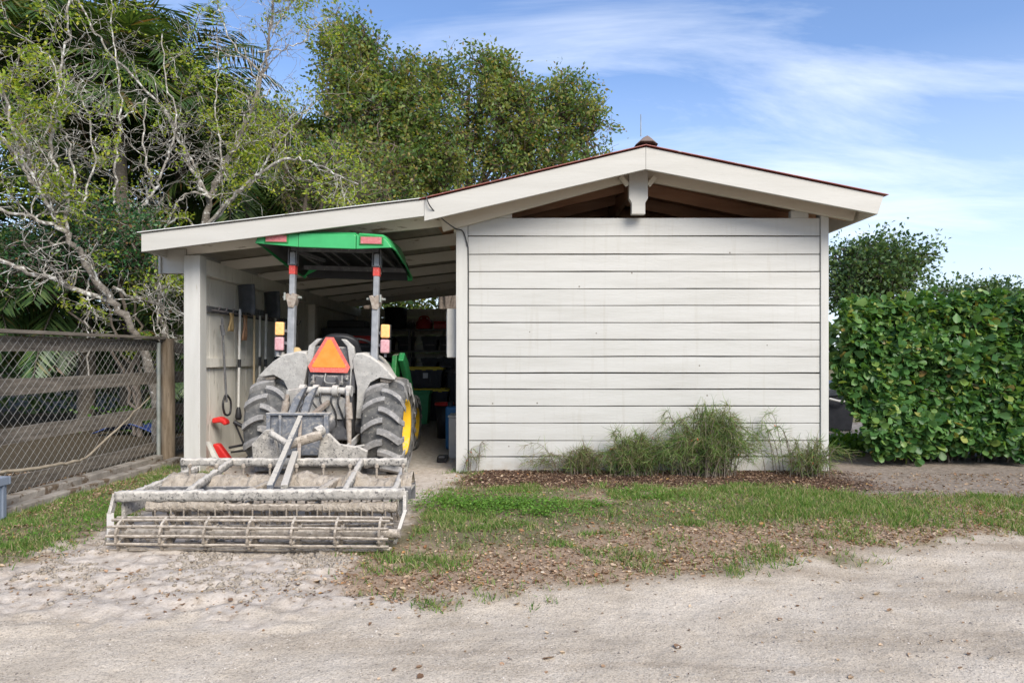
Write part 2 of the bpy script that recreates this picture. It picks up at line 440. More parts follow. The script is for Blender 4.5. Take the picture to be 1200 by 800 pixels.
def scatter(tv, tf, pos, rot, scl):
    """tv (k,3), tf (m,q) template; pos (n,3), rot (n,3,3), scl (n,3) or (n,)"""
    scl = np.asarray(scl, float)
    if scl.ndim == 1: scl = scl[:, None].repeat(3, 1)
    pv = tv[None] * scl[:, None, :]
    V = np.einsum('nij,nkj->nki', rot, pv) + pos[:, None, :]
    n, k = len(pos), len(tv)
    Fc = tf[None] + (np.arange(n) * k)[:, None, None]
    return V.reshape(-1, 3), Fc.reshape(-1, tf.shape[1])


T_QUAD = (np.array([[0, 0, 0], [-0.3, 0.5, 0.06], [0, 1, -0.06], [0.3, 0.5, 0.06]]), np.array([[0, 3, 2, 1]]))
T_NARROW = (np.array([[0, 0, 0], [-0.5, 0.35, 0.0], [0, 1, -0.08], [0.5, 0.35, 0.0]]), np.array([[0, 3, 2, 1]]))
_lv = np.array([[0, 0, 0], [0, .4, -.05], [0, .75, -.04], [0, 1, -.09],
                [-.21, .32, .03], [-.36, .66, .04], [-.24, .92, .0], [.21, .32, .03], [.36, .66, .04], [.24, .92, .0]])
_lf = np.array([[0, 1, 4], [4, 1, 5], [1, 2, 5], [5, 2, 6], [2, 3, 6], [0, 7, 1], [7, 8, 1], [1, 8, 2], [8, 9, 2], [2, 9, 3]])
T_LEAF = (_lv, _lf)
_cv = np.array([[0, 0, 0], [0, .5, -.10], [0, 1, .08], [-.24, .3, .08], [-.27, .7, .10], [.24, .3, .08], [.27, .7, .10]])
_cf = np.array([[0, 1, 3], [3, 1, 4], [1, 2, 4], [0, 5, 1], [5, 6, 1], [1, 6, 2]])
T_CURL = (_cv, _cf)
_bv = np.array([[-.5, 0, 0], [.5, 0, 0], [-.4, .5, .08], [.4, .5, .08], [0, 1, .32]])
T_BLADE = (_bv, np.array([[0, 1, 3], [0, 3, 2], [2, 3, 4]]))
_sv = np.array([[-.5, 0, 0], [.5, 0, 0], [-.5, .35, .10], [.5, .35, .10], [-.4, .7, .06], [.4, .7, .06], [-.15, 1, -.12], [.15, 1, -.12]])
T_STRIP = (_sv, np.array([[0, 1, 3, 2], [2, 3, 5, 4], [4, 5, 7, 6]]))
_ov = np.array([[1, 0, 0], [-1, 0, 0], [0, 1, 0], [0, -1, 0], [0, 0, 1], [0, 0, -1]], float) * np.array([1, .8, .6])
T_STONE = (_ov, np.array([[0, 2, 4], [2, 1, 4], [1, 3, 4], [3, 0, 4], [2, 0, 5], [1, 2, 5], [3, 1, 5], [0, 3, 5]]))


def vnoise(x, y, scale, seed=0):
    x = np.asarray(x) * scale; y = np.asarray(y) * scale
    xi, yi = np.floor(x).astype(np.int64), np.floor(y).astype(np.int64)
    fx, fy = x - xi, y - yi
    fx, fy = fx * fx * (3 - 2 * fx), fy * fy * (3 - 2 * fy)

    def h(a, b):
        n = (a * 374761393 + b * 668265263 + seed * 1442695041) & 0x7fffffff
        n = ((n ^ (n >> 13)) * 1274126177) & 0x7fffffff
        return ((n ^ (n >> 16)) & 0xffff) / 65535.0
    return (h(xi, yi) * (1 - fx) + h(xi + 1, yi) * fx) * (1 - fy) + (h(xi, yi + 1) * (1 - fx) + h(xi + 1, yi + 1) * fx) * fy


def fbm(x, y, scale, oct=4, seed=0):
    t, a, s = 0, 0.5, 0
    for i in range(oct):
        t = t + a * vnoise(x, y, scale * 2 ** i, seed + i * 17); s += a; a *= 0.55
    return t / s


def sstep(a, b, x):
    t = np.clip((x - a) / (b - a), 0, 1)
    return t * t * (3 - 2 * t)


# ------------------------------------------------------------------ the ground
EX = np.array([-60, -6, -3.2, -2.0, -0.82, 0.0, 0.95, 2.13, 3.56, 6.0, 60])
EY = np.array([-5.6, -4.6, -4.3, -4.15, -4.12, -3.88, -3.6, -3.15, -2.66, -1.95, 6.0])


def road_edge(x):
    return np.interp(x, EX, EY)


def ground_z(x, y):
    x = np.asarray(x, float); y = np.asarray(y, float)
    near = np.exp(-((x / 9) ** 2 + ((y + 3) / 6) ** 2))
    z = (fbm(x, y, 0.8, 3, 3) - 0.5) * 0.05
    z = z + (fbm(x, y, 4.5, 4, 9) - 0.5) * 0.028 * near
    e = y - road_edge(x)
    z = z - 0.035 * sstep(0.25, -0.35, e)
    ruts = (fbm(x * 0.4 + y * 0.45, y * 1.2 - x * .25, 9, 3, 21) - 0.5) * 0.06
    sandy = sstep(-0.5, -1.2, x) * sstep(-1.6, -2.6, y) * sstep(-4.6, -3.9, y)
    z = z + ruts * sandy + (fbm(x, y, 11, 3, 33) - 0.5) * 0.045 * sandy
    inside = sstep(-0.25, 0.1, y) * sstep(-3.8, -3.5, x) * sstep(3.9, 3.5, x)
    z = z * (1 - 0.85 * inside)
    wall = sstep(-0.7, -0.05, y) * sstep(0.6, 0.1, y) * sstep(-.6, -.2, x) * sstep(3.9, 3.4, x)
    return z + 0.02 * wall


def masks(x, y):
    e = y - road_edge(x)
    n1 = fbm(x, y, 1.6, 4, 5); n2 = fbm(x, y, 5.0, 4, 15); n3 = fbm(x, y, 0.7, 3, 25)
    road = sstep(0.22, -0.12, e + (n2 - 0.5) * 0.55)
    # pale sand where the drag has been pulled in and out
    sx = np.interp(y, [-5, -4.2, -3.4, -2.6, -2.0, 0, 2], [-4.2, -3.5, -3.0, -2.95, -3.0, -3.3, -3.6])
    sx2 = np.interp(y, [-5, -4.2, -3.7, -3.0, -2.6, -2.0, 0, 2], [1, 0, -0.95, -1.05, -0.85, -0.8, -0.5, -0.5])
    sand = sstep(-0.12, 0.16, x - sx + (n2 - 0.5) * 0.5) * sstep(0.12, -0.2, x - sx2 + (n2 - 0.5) * 0.5)
    sand = sand * sstep(0.9, 0.1, y)
    # bare grey soil along the hedge
    bare = sstep(2.7, 3.3, x + (n1 - .5)) * sstep(-1.35, -1.1, y + (n2 - .5) * .5) * sstep(3.0, 2.0, y)
    mulch = sstep(-0.7, -0.2, x + (n2 - .5) * .6) * sstep(3.9, 3.2, x + (n1 - .5)) * sstep(-1.02, -0.72, y + (n2 - .5) * 0.6) * sstep(0.3, 0.1, y)
    litter_band = sstep(0.0, 0.2, e) * sstep(1.35, 0.35, e + (n1 - .5) * 1.3)
    grass = (1 - road) * (1 - sand) * (1 - mulch) * (1 - bare) * (1 - 0.55 * litter_band)
    strip = sstep(.6, 2.0, x) * sstep(-2.75, -2.3, y + .12 * (x - 3.5) * 0) * sstep(-1.05, -1.35, y)
    grass = grass * (1 - .0 * strip) * sstep(0.33 - .16 * strip, 0.55 - .14 * strip, n1 * 0.6 + n2 * 0.5 + 0.08 * sstep(2.0, 3.2, x) * 3 + 0.1 * sstep(-3.0, -3.4, x))
    floor = sstep(-0.1, 0.35, y + (n2 - .5) * .5) * sstep(-3.55, -3.4, x) * sstep(3.5, 3.4, x) * sstep(8.1, 8.0, y)
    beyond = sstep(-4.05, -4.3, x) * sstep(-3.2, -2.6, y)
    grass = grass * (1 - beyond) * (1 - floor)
    return dict(road=road, sand=sand, bare=bare, mulch=mulch, litter=litter_band * (1 - road * .8), grass=grass, floor=floor, beyond=beyond)


def ground_material():
    m, nt, out = nodes_of('ground_soil')
    tc = N(nt, 'ShaderNodeTexCoord'); v = tc.outputs['Object']

    def at(n):
        a = N(nt, 'ShaderNodeAttribute'); a.attribute_name = n
        return a.outputs['Fac']
    nA = noise(nt, v, 2.2, 6, 0.6); nB = noise(nt, v, 16, 6, 0.65); nC = noise(nt, v, 95, 4, 0.7); nD = noise(nt, v, 260, 2, 0.7)
    vo = N(nt, 'ShaderNodeTexVoronoi'); vo.inputs['Scale'].default_value = 150; L(nt, v, vo.inputs['Vector'])
    soil = ramp(nt, nB.outputs['Fac'], [(0.3, (0.19, 0.135, 0.09)), (0.55, (0.32, 0.24, 0.17)), (0.75, (0.42, 0.335, 0.25))]).outputs['Color']
    # road: pale crushed shell and sand
    r1 = ramp(nt, nA.outputs['Fac'], [(0.3, (0.46, 0.395, 0.315)), (0.5, (0.56, 0.49, 0.40)), (0.7, (0.62, 0.555, 0.47))]).outputs['Color']
    r2 = ramp(nt, nC.outputs['Fac'], [(0.30, (0.30, 0.26, 0.22)), (0.50, (1, 1, 1))]).outputs['Color']
    rd = mixc(nt, 0.58, r1, r2, 'MULTIPLY')
    st = ramp(nt, vo.outputs['Color'], [(0.0, (0.42, 0.39, 0.36)), (0.35, (0.86, 0.84, 0.81)), (1.0, (1.12, 1.10, 1.07))]).outputs['Color']
    rd = mixc(nt, 0.65, rd, st, 'MULTIPLY')
    mpr = N(nt, 'ShaderNodeMapping'); mpr.inputs['Scale'].default_value = (0.22, 1.5, 1); mpr.inputs['Rotation'].default_value = (0, 0, R(12)); L(nt, v, mpr.inputs['Vector'])
    nR = noise(nt, mpr.outputs[0], 1.8, 5, 0.6)
    rk = ramp(nt, nR.outputs['Fac'], [(0.36, (0.76, 0.73, 0.70)), (0.50, (1, 1, 1)), (0.66, (1.10, 1.10, 1.10))]).outputs['Color']
    rd = mixc(nt, 1.0, rd, rk, 'MULTIPLY')
    s1 = ramp(nt, nB.outputs['Fac'], [(0.28, (0.30, 0.24, 0.185)), (0.5, (0.51, 0.445, 0.375)), (0.72, (0.60, 0.535, 0.465))]).outputs['Color']
    sd = mixc(nt, 0.35, s1, r2, 'MULTIPLY')
    br = ramp(nt, nB.outputs['Fac'], [(0.3, (0.17, 0.135, 0.105)), (0.6, (0.30, 0.25, 0.205)), (0.8, (0.39, 0.335, 0.28))]).outputs['Color']
    mu = ramp(nt, nC.outputs['Fac'], [(0.3, (0.055, 0.03, 0.022)), (0.55, (0.13, 0.075, 0.052)), (0.75, (0.22, 0.145, 0.105))]).outputs['Color']
    gr = ramp(nt, nC.outputs['Fac'], [(0.3, (0.09, 0.085, 0.045)), (0.55, (0.18, 0.155, 0.09)), (0.75, (0.29, 0.24, 0.16))]).outputs['Color']
    li = ramp(nt, nC.outputs['Fac'], [(0.3, (0.17, 0.115, 0.075)), (0.55, (0.36, 0.26, 0.18)), (0.75, (0.52, 0.41, 0.30))]).outputs['Color']
    fl = ramp(nt, nB.outputs['Fac'], [(0.3, (0.30, 0.265, 0.225)), (0.55, (0.42, 0.38, 0.33)), (0.75, (0.52, 0.475, 0.42))]).outputs['Color']
    by = ramp(nt, nC.outputs['Fac'], [(0.3, (0.035, 0.03, 0.02)), (0.55, (0.09, 0.07, 0.045)), (0.75, (0.16, 0.12, 0.08))]).outputs['Color']  # behind the fence: soil darkened, the shade under the trees is in its colour
    col = mixc(nt, at('grass'), soil, gr)
    for nm, c in (('litter', li), ('bare', br), ('sand', sd), ('road', rd), ('mulch', mu), ('beyond', by), ('floor', fl)):
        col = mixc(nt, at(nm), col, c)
    b = N(nt, 'ShaderNodeBsdfPrincipled')
    L(nt, col, b.inputs['Base Color'])
    b.inputs['Roughness'].default_value = 0.95
    b.inputs['Specular IOR Level'].default_value = 0.15
    h = math_n(nt, 'MULTIPLY', nC.outputs['Fac'], 0.8)
    h = math_n(nt, 'ADD', h, math_n(nt, 'MULTIPLY', nB.outputs['Fac'], 2.0))
    h = math_n(nt, 'ADD', h, math_n(nt, 'MULTIPLY', nD.outputs['Fac'], 0.35))
    bp = N(nt, 'ShaderNodeBump'); bp.inputs['Strength'].default_value = 0.7; bp.inputs['Distance'].default_value = 0.012
    L(nt, h, bp.inputs['Height']); L(nt, bp.outputs[0], b.inputs['Normal'])
    L(nt, b.outputs[0], out.inputs[0])
    return m


def axis_pts(lo, hi, step, far, k=26):
    g = np.geomspace(step * 3, far, k)
    return np.concatenate([(lo - g)[::-1], np.arange(lo, hi, step), hi + g])


def build_ground():
    xs = axis_pts(-5.0, 6.0, 0.024, 600); ys = axis_pts(-5.3, 0.4, 0.024, 600)
    X, Y = np.meshgrid(xs, ys)
    Z = ground_z(X, Y)
    V = np.stack([X, Y, Z], -1).reshape(-1, 3)
    nx, ny = len(xs), len(ys)
    I = (np.arange(ny - 1)[:, None] * nx + np.arange(nx - 1)[None])
    Fc = np.stack([I, I + 1, I + nx + 1, I + nx], -1).reshape(-1, 4)
    cx, cy = V[Fc].mean(1)[:, 0], V[Fc].mean(1)[:, 1]
    zone = np.zeros(len(Fc), int)
    mk = masks(cx, cy)
    zone[(cy < road_edge(cx))] = 1
    zone[(mk['mulch'] > 0.5) & (cy < 0.0)] = 2
    zone[(cy > 0.0) & (cy < 8) & (cx > -3.45) & (cx < 3.4)] = 3
    mat = ground_material()
    for z, nm in enumerate(('ground', 'road', 'mulch_bed', 'shed_floor')):
        f = Fc[zone == z]
        u, inv = np.unique(f, return_inverse=True)
        o = raw_mesh(nm, V[u], inv.reshape(-1, 4), mat)
        mm = masks(V[u][:, 0], V[u][:, 1])
        for k, a in mm.items():
            at = o.data.attributes.new(k, 'FLOAT', 'POINT')
            at.data.foreach_set('value', a.astype(np.float32))
        prop(o, kind='structure')


build_ground()


def sample(n, x0, x1, y0, y1, fn, rng, maxtry=30):
    out = []
    got = 0
    for _ in range(maxtry):
        x = rng.uniform(x0, x1, n * 2); y = rng.uniform(y0, y1, n * 2)
        keep = rng.random(n * 2) < fn(x, y)
        out.append(np.stack([x[keep], y[keep]], -1)); got += keep.sum()
        if got >= n: break
    return np.concatenate(out)[:n]


def on_ground(xy, lift=0.0):
    return np.concatenate([xy, (ground_z(xy[:, 0], xy[:, 1]) + lift)[:, None]], 1)


def rand_dirs(n, rng, elev=(-0.2, 0.2)):
    a = rng.uniform(0, 2 * np.pi, n); e = rng.uniform(*elev, n)
    return np.stack([np.cos(a) * np.cos(e), np.sin(a) * np.cos(e), np.sin(e)], -1)


def under_harrow(x, y):
    return ((x > -2.85) & (x < -.7) & (y > -2.95) & (y < -1.2))


def ground_cover():
    rng = np.random.default_rng(11)

    def litter_d(x, y):
        m = masks(x, y)
        n = fbm(x, y, 2.5, 3, 41)
        q = m['litter'] * 0.48 + 0.13 * m['grass'] + 0.10 * (1 - m['road']) + 0.25 * m['mulch'] + 0.012
        q = q * (1 - .86 * m['sand'] * sstep(-.45, -.8, x + .5 * (n - .5)))
        q = q + 0.12 * m['sand'] * sstep(0.60, 0.72, n) * sstep(-4.1, -3.7, y)
        q = q + 0.9 * np.exp(-((x + 4.0) / 0.3) ** 2) * (y > -2.8) + 0.4 * m['beyond']
        q = q * (1 - 0.92 * m['floor']) * np.where(under_harrow(x, y), .1, 1)
        return np.clip(q * (0.35 + 1.1 * n), 0, 1)
    xy = sample(36000, -5.4, 6, -4.9, 0.0, litter_d, rng)
    pos = on_ground(xy, 0.004)
    n = len(pos)
    nr = unit(np.stack([rng.normal(0, .35, n), rng.normal(0, .35, n), np.ones(n)], -1))
    rot = frames(rand_dirs(n, rng, (-.25, .3)), nr)
    s = rng.gamma(4, 0.0036, n) + 0.006
    scl = np.stack([s * rng.uniform(.8, 1.3, n), s, s * rng.uniform(.5, 2.2, n)], -1)
    V, Fc = scatter(*T_CURL, pos, rot, scl)
    prop(raw_mesh('fallen_leaves', V, Fc, M['litter']), 'dry brown leaves scattered over the verge and road edge', 'leaf litter', kind='stuff')

    # mulch chips
    xy = sample(16000, -0.6, 4.2, -1.25, 0.0, lambda x, y: masks(x, y)['mulch'], rng)
    pos = on_ground(xy, 0.004); n = len(pos)
    rot = frames(rand_dirs(n, rng, (-.3, .4)), unit(np.stack([rng.normal(0, .4, n), rng.normal(0, .4, n), np.ones(n)], -1)))
    s = rng.gamma(4, 0.0036, n) + 0.006
    V, Fc = scatter(*T_CURL, pos, rot, np.stack([s * .6, s, s], -1))
    prop(raw_mesh('mulch_chips', V, Fc, M['mulch_chip']), 'reddish brown bark chips spread along the foot of the white wall', 'mulch', kind='stuff')

    # grass
    def grass_d(x, y):
        m = masks(x, y)
        n = fbm(x, y, 3.0, 3, 51)
        q = m['grass'] * (0.10 + .35 * sstep(.6, 2.0, x) * sstep(-2.7, -2.3, y) + .12 * (x < -3) + 1.5 * sstep(0.47, 0.64, n) * sstep(.3, .6, fbm(x, y, 9, 2, 52) + .1)) * 0.7
        return np.clip(q, 0, 1) * (x > -4.0) * np.where(under_harrow(x, y), .0, 1)
    xy = sample(60000, -4.0, 6, -5.0, 0.35, grass_d, rng)
    pos = on_ground(xy, -0.003); n = len(pos)
    d = unit(np.stack([rng.normal(0, .55, n), rng.normal(0, .55, n), np.ones(n)], -1))
    rot = frames(d, rand_dirs(n, rng))
    tall = 0.018 + 0.035 * fbm(xy[:, 0], xy[:, 1], 2.2, 3, 61) + rng.gamma(2, .006, n)
    V, Fc = scatter(*T_BLADE, pos, rot, np.stack([rng.uniform(.003, .0065, n), tall, tall], -1))
    prop(raw_mesh('grass', V, Fc, M['grass']), 'patchy green grass of the verge between the road and the mulch', 'grass', kind='stuff')

    # low broad-leaved weeds, brightest in front of the corner of the wall
    def weed_d(x, y):
        n = fbm(x, y, 6, 3, 71)
        blob = 0
        for cx, cy, rx, ry, w in ((-.1, -1.75, .45, .22, 1), (.35, -1.98, .2, .09, .9), (-.55, -1.45, .4, .25, .25), (.75, -1.7, .14, .08, .3), (1.3, -1.5, .22, .08, .2), (1.15, -1.25, .2, .1, .22), (-3.35, -1.8, .3, .5, .10), (-3.2, -2.6, .25, .35, .12)):
            blob = blob + w * np.exp(-((x - cx) / rx) ** 2 - ((y - cy) / ry) ** 2)
        return np.clip(blob * sstep(.3, .6, n + .1) * 1.2, 0, 1)
    xy = sample(7500, -4, 3, -3.2, -0.9, weed_d, rng)
    pos = on_ground(xy, 0.0); n = len(pos)
    pos[:, 2] += rng.uniform(0.005, 0.055, n)
    nr = unit(np.stack([rng.normal(0, .45, n), rng.normal(0, .45, n), np.ones(n)], -1))
    s = rng.uniform(.010, .024, n)
    V, Fc = scatter(*T_LEAF, pos, frames(rand_dirs(n, rng, (-.2, .5)), nr), np.stack([s * 1.2, s, s], -1))
    prop(raw_mesh('ground_cover', V, Fc, M['clover']), 'bright green low weeds spreading in the verge before the wall corner', 'weeds', kind='stuff')

    # loose stones on the road
    xy = sample(16000, -4.5, 6, -5.0, -1.8, lambda x, y: masks(x, y)['road'] * (.25 + fbm(x, y, 3, 3, 81)) * .8 + .2 * masks(x, y)['sand'], rng)
    pos = on_ground(xy, 0.0); n = len(pos)
    s = rng.gamma(2.2, .0011, n) + .0016
    V, Fc = scatter(*T_STONE, pos, frames(rand_dirs(n, rng), rand_dirs(n, rng, (.8, 1.5))), s)
    prop(raw_mesh('gravel', V, Fc, M['stone'], smooth=False), 'small loose stones lying on the pale shell road', 'gravel', kind='stuff')
    # sandy clods around the drag
    xy = sample(2600, -3.2, -.6, -4.0, -2.4, lambda x, y: masks(x, y)['sand'] * sstep(.45, .62, fbm(x, y, 4, 3, 91)) * np.exp(-((y + 3.1) / .5) ** 2), rng)
    pos = on_ground(xy, 0.002); n = len(pos)
    s = rng.gamma(2, .004, n) + .004
    V, Fc = scatter(*T_STONE, pos, frames(rand_dirs(n, rng), rand_dirs(n, rng, (.8, 1.5))), s)
    prop(raw_mesh('sand_clods', V, Fc, M['wet_sand'], smooth=True), 'crumbs of pale sand dropped behind the drag harrow', 'sand', kind='stuff')


ground_cover()

# ------------------------------------------------------------------ the shed
shed = thing('shed', 'white weatherboard shed with low gable, red roof edge and open lean-to on its left', 'shed', (1.4, 0, 0))
BACK = 8.0
# roof line at the front edge (X, Z)
RID, REN, LBR, LEN = (1.364, 3.40), (3.79, 2.90), (-0.895, 2.862), (-3.78, 2.517)


def roof_z(x):
    return np.interp(x, [LEN[0], LBR[0], RID[0], REN[0]], [LEN[1], LBR[1], RID[1], REN[1]])


def shed_build():
    rng = random.Random(3)
    # front boards
    mb = MB()
    z = 0.0; x0, x1 = -0.475, 3.335
    lines = [553, 535, 516, 495.5, 475.5, 456, 437, 417.5, 398, 378, 358, 338.5, 318.5, 298, 277, 255]
    zs = [CAMZ + (HZ - p) / 108.0 for p in lines]
    zs[0] = -0.06
    for a, b in zip(zs[:-1], zs[1:]):
        g = 0.0055 + rng.uniform(-.002, .002)
        dy = rng.uniform(-0.003, 0.003); tl = rng.uniform(-.003, .003)
        n = 14; wv = rng.uniform(0, 6)
        # slightly uneven board edges
        for i in range(1):
            bot = [(x0 + (x1 - x0) * k / n, a + g + .0025 * math.sin(k * .55 + wv) + rng.uniform(-.0012, .0012)) for k in range(n + 1)]
            top = [(x0 + (x1 - x0) * k / n, b - g + rng.uniform(-.0015, .0015)) for k in range(n + 1)]
            mb.prism(bot + top[::-1], 'y', -0.012 + dy, 0.014 + dy)
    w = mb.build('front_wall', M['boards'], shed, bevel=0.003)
    mb = MB(); mb.bb(-0.55, 3.38, 0.018, 0.05, -0.06, 2.75); mb.build('wall_backing', M['gap'], w)
    for xa, xb in ((-0.605, -0.48), (3.34, 3.425)):
        mb = MB(); mb.bb(xa, xb, -0.03, 0.09, -0.06, 2.80 if xa > 0 else 2.775)
        mb.build('corner_trim', M['white_post'], shed, bevel=0.004)
    # side and back walls (boards)
    for nm, x in (('side_wall', 3.34), ('inner_side_wall', -0.56)):
        mb = MB()
        for a, b in zip(zs[:-1], zs[1:]):
            mb.bb(x - (.02 if nm == 'inner_side_wall' else -.045), x + (.03 if nm == 'inner_side_wall' else .07), 0.1, BACK, a + .006, b - .006 if b < 2.7 else b + .0)
        mb.build(nm, M['inner'] if 'inner' in nm else M['white'], shed)
    mb = MB(); mb.bb(-0.525, 3.38, BACK, BACK + .05, -.06, 2.75)
    mb.build('back_wall', M['inner'], shed)
    # gable post, braces, blocks
    mb = MB()
    c = 1.342
    mb.prism([(c - .10, 3.27), (c - .10, 2.93), (c - .072, 2.88), (c - .072, 2.762), (c + .072, 2.762), (c + .072, 2.88), (c + .10, 2.93), (c + .10, 3.27)], 'y', -.17, -.095)
    mb.build('gable_post', M['white'], shed, bevel=0.004)
    for s in (-1, 1):
        mb = MB(); mb.bar((c + s * .108, -.14, 3.07), (c + s * .185, -.14, 3.165), .05, .035, (0, 1, 0)); mb.build('brace', M['cream'], shed, bevel=.003)
        mb = MB()
        a, b = (3.02, 3.21) if s > 0 else (-.18, .0)
        mb.bb(a, b, -.02, .05, 2.752, 2.83); mb.build('eave_block', M['white'], shed, bevel=.003)
    # barge rafters (at the wall) and fascias (at the roof edge)
    def sl(xa, za, xb, zb, h0, h1, ya, yb, cut=0.0):
        m = MB(); m.prism([(xa, za), (xb, zb), (xb + cut, zb - h1), (xa, za - h0)], 'y', ya, yb); return m
    sl(c - .02, 3.35, -0.80, 2.80, .20, .205, -.09, -.035, 0.06).build('barge_rafter', M['cream'], shed, bevel=.004)
    sl(c + .02, 3.35, 3.72, 2.885, .20, .175, -.09, -.035, -0.06).build('barge_rafter', M['cream'], shed, bevel=.004)
    sl(RID[0] - .001, 3.385, LBR[0], 2.847, .225, .215, -.45, -.41).build('fascia_board', M['white'], shed, bevel=.003)
    sl(RID[0] + .001, 3.385, REN[0], 2.885, .225, .185, -.45, -.41, -0.06).build('fascia_board', M['white'], shed, bevel=.003)
    sl(LBR[0] - .002, 2.848, LEN[0], 2.503, .165, .185, -.45, -.41).build('lean_to_fascia', M['white'], shed, bevel=.003)
    mb = MB(); mb.bar((3.73, -.405, 2.79), (3.73, BACK + .3, 2.79), .03, .17); mb.build('eave_board', M['cream'], shed, bevel=.003)
    mb = MB(); mb.bar((LEN[0] + .02, -.405, 2.41), (LEN[0] + .02, BACK + .3, 2.41), .03, .17); mb.build('eave_board', M['white'], shed, bevel=.003)
    # roof decks and metal sheets
    def slab(xa, za, xb, zb, t, ya, yb):
        m = MB(); m.prism([(xa, za), (xb, zb), (xb, zb - t), (xa, za - t)], 'y', ya, yb); return m
    for (a, b, mt) in ((RID, REN, 'brown_wood'), (RID, LBR, 'brown_wood'), (LBR, LEN, 'deck_shaded')):
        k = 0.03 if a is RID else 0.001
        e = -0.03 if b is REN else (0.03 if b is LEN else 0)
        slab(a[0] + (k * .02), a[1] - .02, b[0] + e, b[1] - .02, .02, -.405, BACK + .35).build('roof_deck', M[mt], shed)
    def ribbed(a, b, nm, mat, lift, ext):
        m = MB()
        dx, dz = b[0] - a[0], b[1] - a[1]
        L_ = math.hypot(dx, dz); bx, bz = b[0] + dx / L_ * ext, b[1] + dz / L_ * ext
        ys = []
        y = -.475
        while y < BACK + .4:
            ys += [(y, 0), (y + .17, 0), (y + .185, .018), (y + .215, .018)]
            y += .23
        g0 = [(a[0], yy, a[1] + lift + hh) for yy, hh in ys]; g1 = [(bx, yy, bz + lift + hh) for yy, hh in ys]
        m.sheet([g0, g1])
        o = m.build(nm, mat, shed, solid=.006)
        for p in o.data.polygons: p.use_smooth = False
        return o
    ribbed(RID, REN, 'roof_sheet', M['red_metal'], 0.004, .04)
    ribbed(RID, LBR, 'roof_sheet', M['red_metal'], 0.004, .05)
    ribbed((LBR[0] - .02, LBR[1]), LEN, 'lean_to_roof', M['white_metal'], 0.0, .03)
    mb = MB()
    mb.prism([(RID[0] - .115, 3.395), (RID[0] - .035, 3.468), (RID[0] + .01, 3.49), (RID[0] + .05, 3.462), (RID[0] + .12, 3.40), (RID[0] + .06, 3.43), (RID[0] - .06, 3.43)], 'y', -.50, BACK + .4)
    mb.build('ridge_cap', M['cap'], shed, bevel=.006)
    mb = MB(); mb.tube([P(751, 160, 7.2), P(751, 134, 7.2)], [.006, .004], 6); mb.build('lightning_rod', M['galv_post'], shed)
    # shed rafters, brown, seen through the open gable
    for i in range(12):
        y = .07 + i * .66
        for (a, b) in ((RID, REN), (RID, LBR)):
            s = 1 if b is REN else -1
            m = MB(); q = .12 if s > 0 else .42; dz_ = (a[1] - b[1]) / abs(a[0] - b[0]) * q; m.prism([(a[0] + s * .03, a[1] - .047), (b[0] - s * q, b[1] + dz_ - .041), (b[0] - s * q, b[1] + dz_ - .18), (a[0] + s * .03, a[1] - .19)], 'y', y, y + .045)
            m.build('rafter', M['brown_wood'], shed)
    mb = MB(); mb.bb(1.34, 1.39, .0, BACK, 3.10, 3.30); mb.build('ridge_beam', M['brown_wood'], shed)
    for y in (1.4, 3.4, 5.4):
        mb = MB(); mb.bb(-.5, 3.3, y, y + .05, 2.78, 2.92); mb.build('tie_beam', M['brown_wood'], shed)
    # lean-to
    for i in range(7):
        y = .03 + i * 1.27
        m = MB(); m.prism([(-.64, 2.835), (-3.72, 2.465), (-3.72, 2.465 - .125), (-.64, 2.835 - .145)], 'y', y, y + .05)
        m.build('lean_to_rafter', M['rafter_paint'], shed, bevel=.003)
    mb = MB(); mb.bb(-.64, -.606, .1, BACK, 2.62, 2.80); mb.build('ledger_board', M['rafter_paint'], shed)
    mb = MB(); mb.bb(-3.535, -3.36, -.06, .10, -.06, 2.345); mb.build('lean_to_post', M['white_post'], shed, bevel=.006)
    mb = MB(); mb.bb(-3.80, -3.54, 0.0, .09, 2.155, 2.42); mb.bb(-3.825, -3.802, -.03, .10, 2.15, 2.43); mb.build('outrigger_beam', M['white'], shed, bevel=.004)
    mb = MB(); mb.bb(-3.53, -3.40, .105, BACK, 2.16, 2.335); mb.build('top_plate', M['inner'], shed, bevel=.004)
    mb = MB()
    y = .12
    while y < BACK - .1:
        wd = .36; mb.bb(-3.53, -3.495 + rng.uniform(-.002, .002), y, min(y + wd - .006, BACK), -.05, 2.155); y += wd
    sw = mb.build('lean_to_side_wall', M['inner'], shed)
    mb = MB(); mb.bb(-3.492, -3.45, .12, BACK - .05, 1.13, 1.23); mb.bb(-3.492, -3.45, .12, BACK - .05, -.04, .08); mb.build('wall_rail', M['inner'], sw)
    mb = MB(); mb.bb(-3.49, -3.38, 4.28, 4.40, -.04, 2.15); mb.build('wall_stud', M['rafter_paint'], shed, bevel=.004)
    mb = MB()
    z = -.05
    while z < 2.32:
        mb.bb(-3.49, -.60, BACK, BACK + .04, z, z + .193); z += .2
    mb.build('lean_to_back_wall', M['inner'], shed)
    mb = MB(); mb.bb(-1.62, -1.54, BACK - .06, BACK - .005, .1, 2.33); mb.build('wall_stud', M['inner'], shed)
    # wall-mounted electrical panel on the inner side of the opening
    mb = MB(); mb.bb(-.72, -.61, .12, .50, 1.24, 1.78); e = mb.build('electrical_panel', M['white'], shed, bevel=.01)
    mb = MB(); mb.bb(-.728, -.721, .16, .46, 1.28, 1.74); mb.build('panel_door', M['white'], e, bevel=.002)
    # black cable
    pts = [P(499, 230, 6.93), P(505, 243, 6.93), P(520, 258, 7.1), P(534, 268, 7.32), (-.53, -.05, 2.60), (-.485, -.045, 2.46), (-.472, -.035, 2.3), (-.473, -.03, 1.2), (-.470, -.03, .03)]
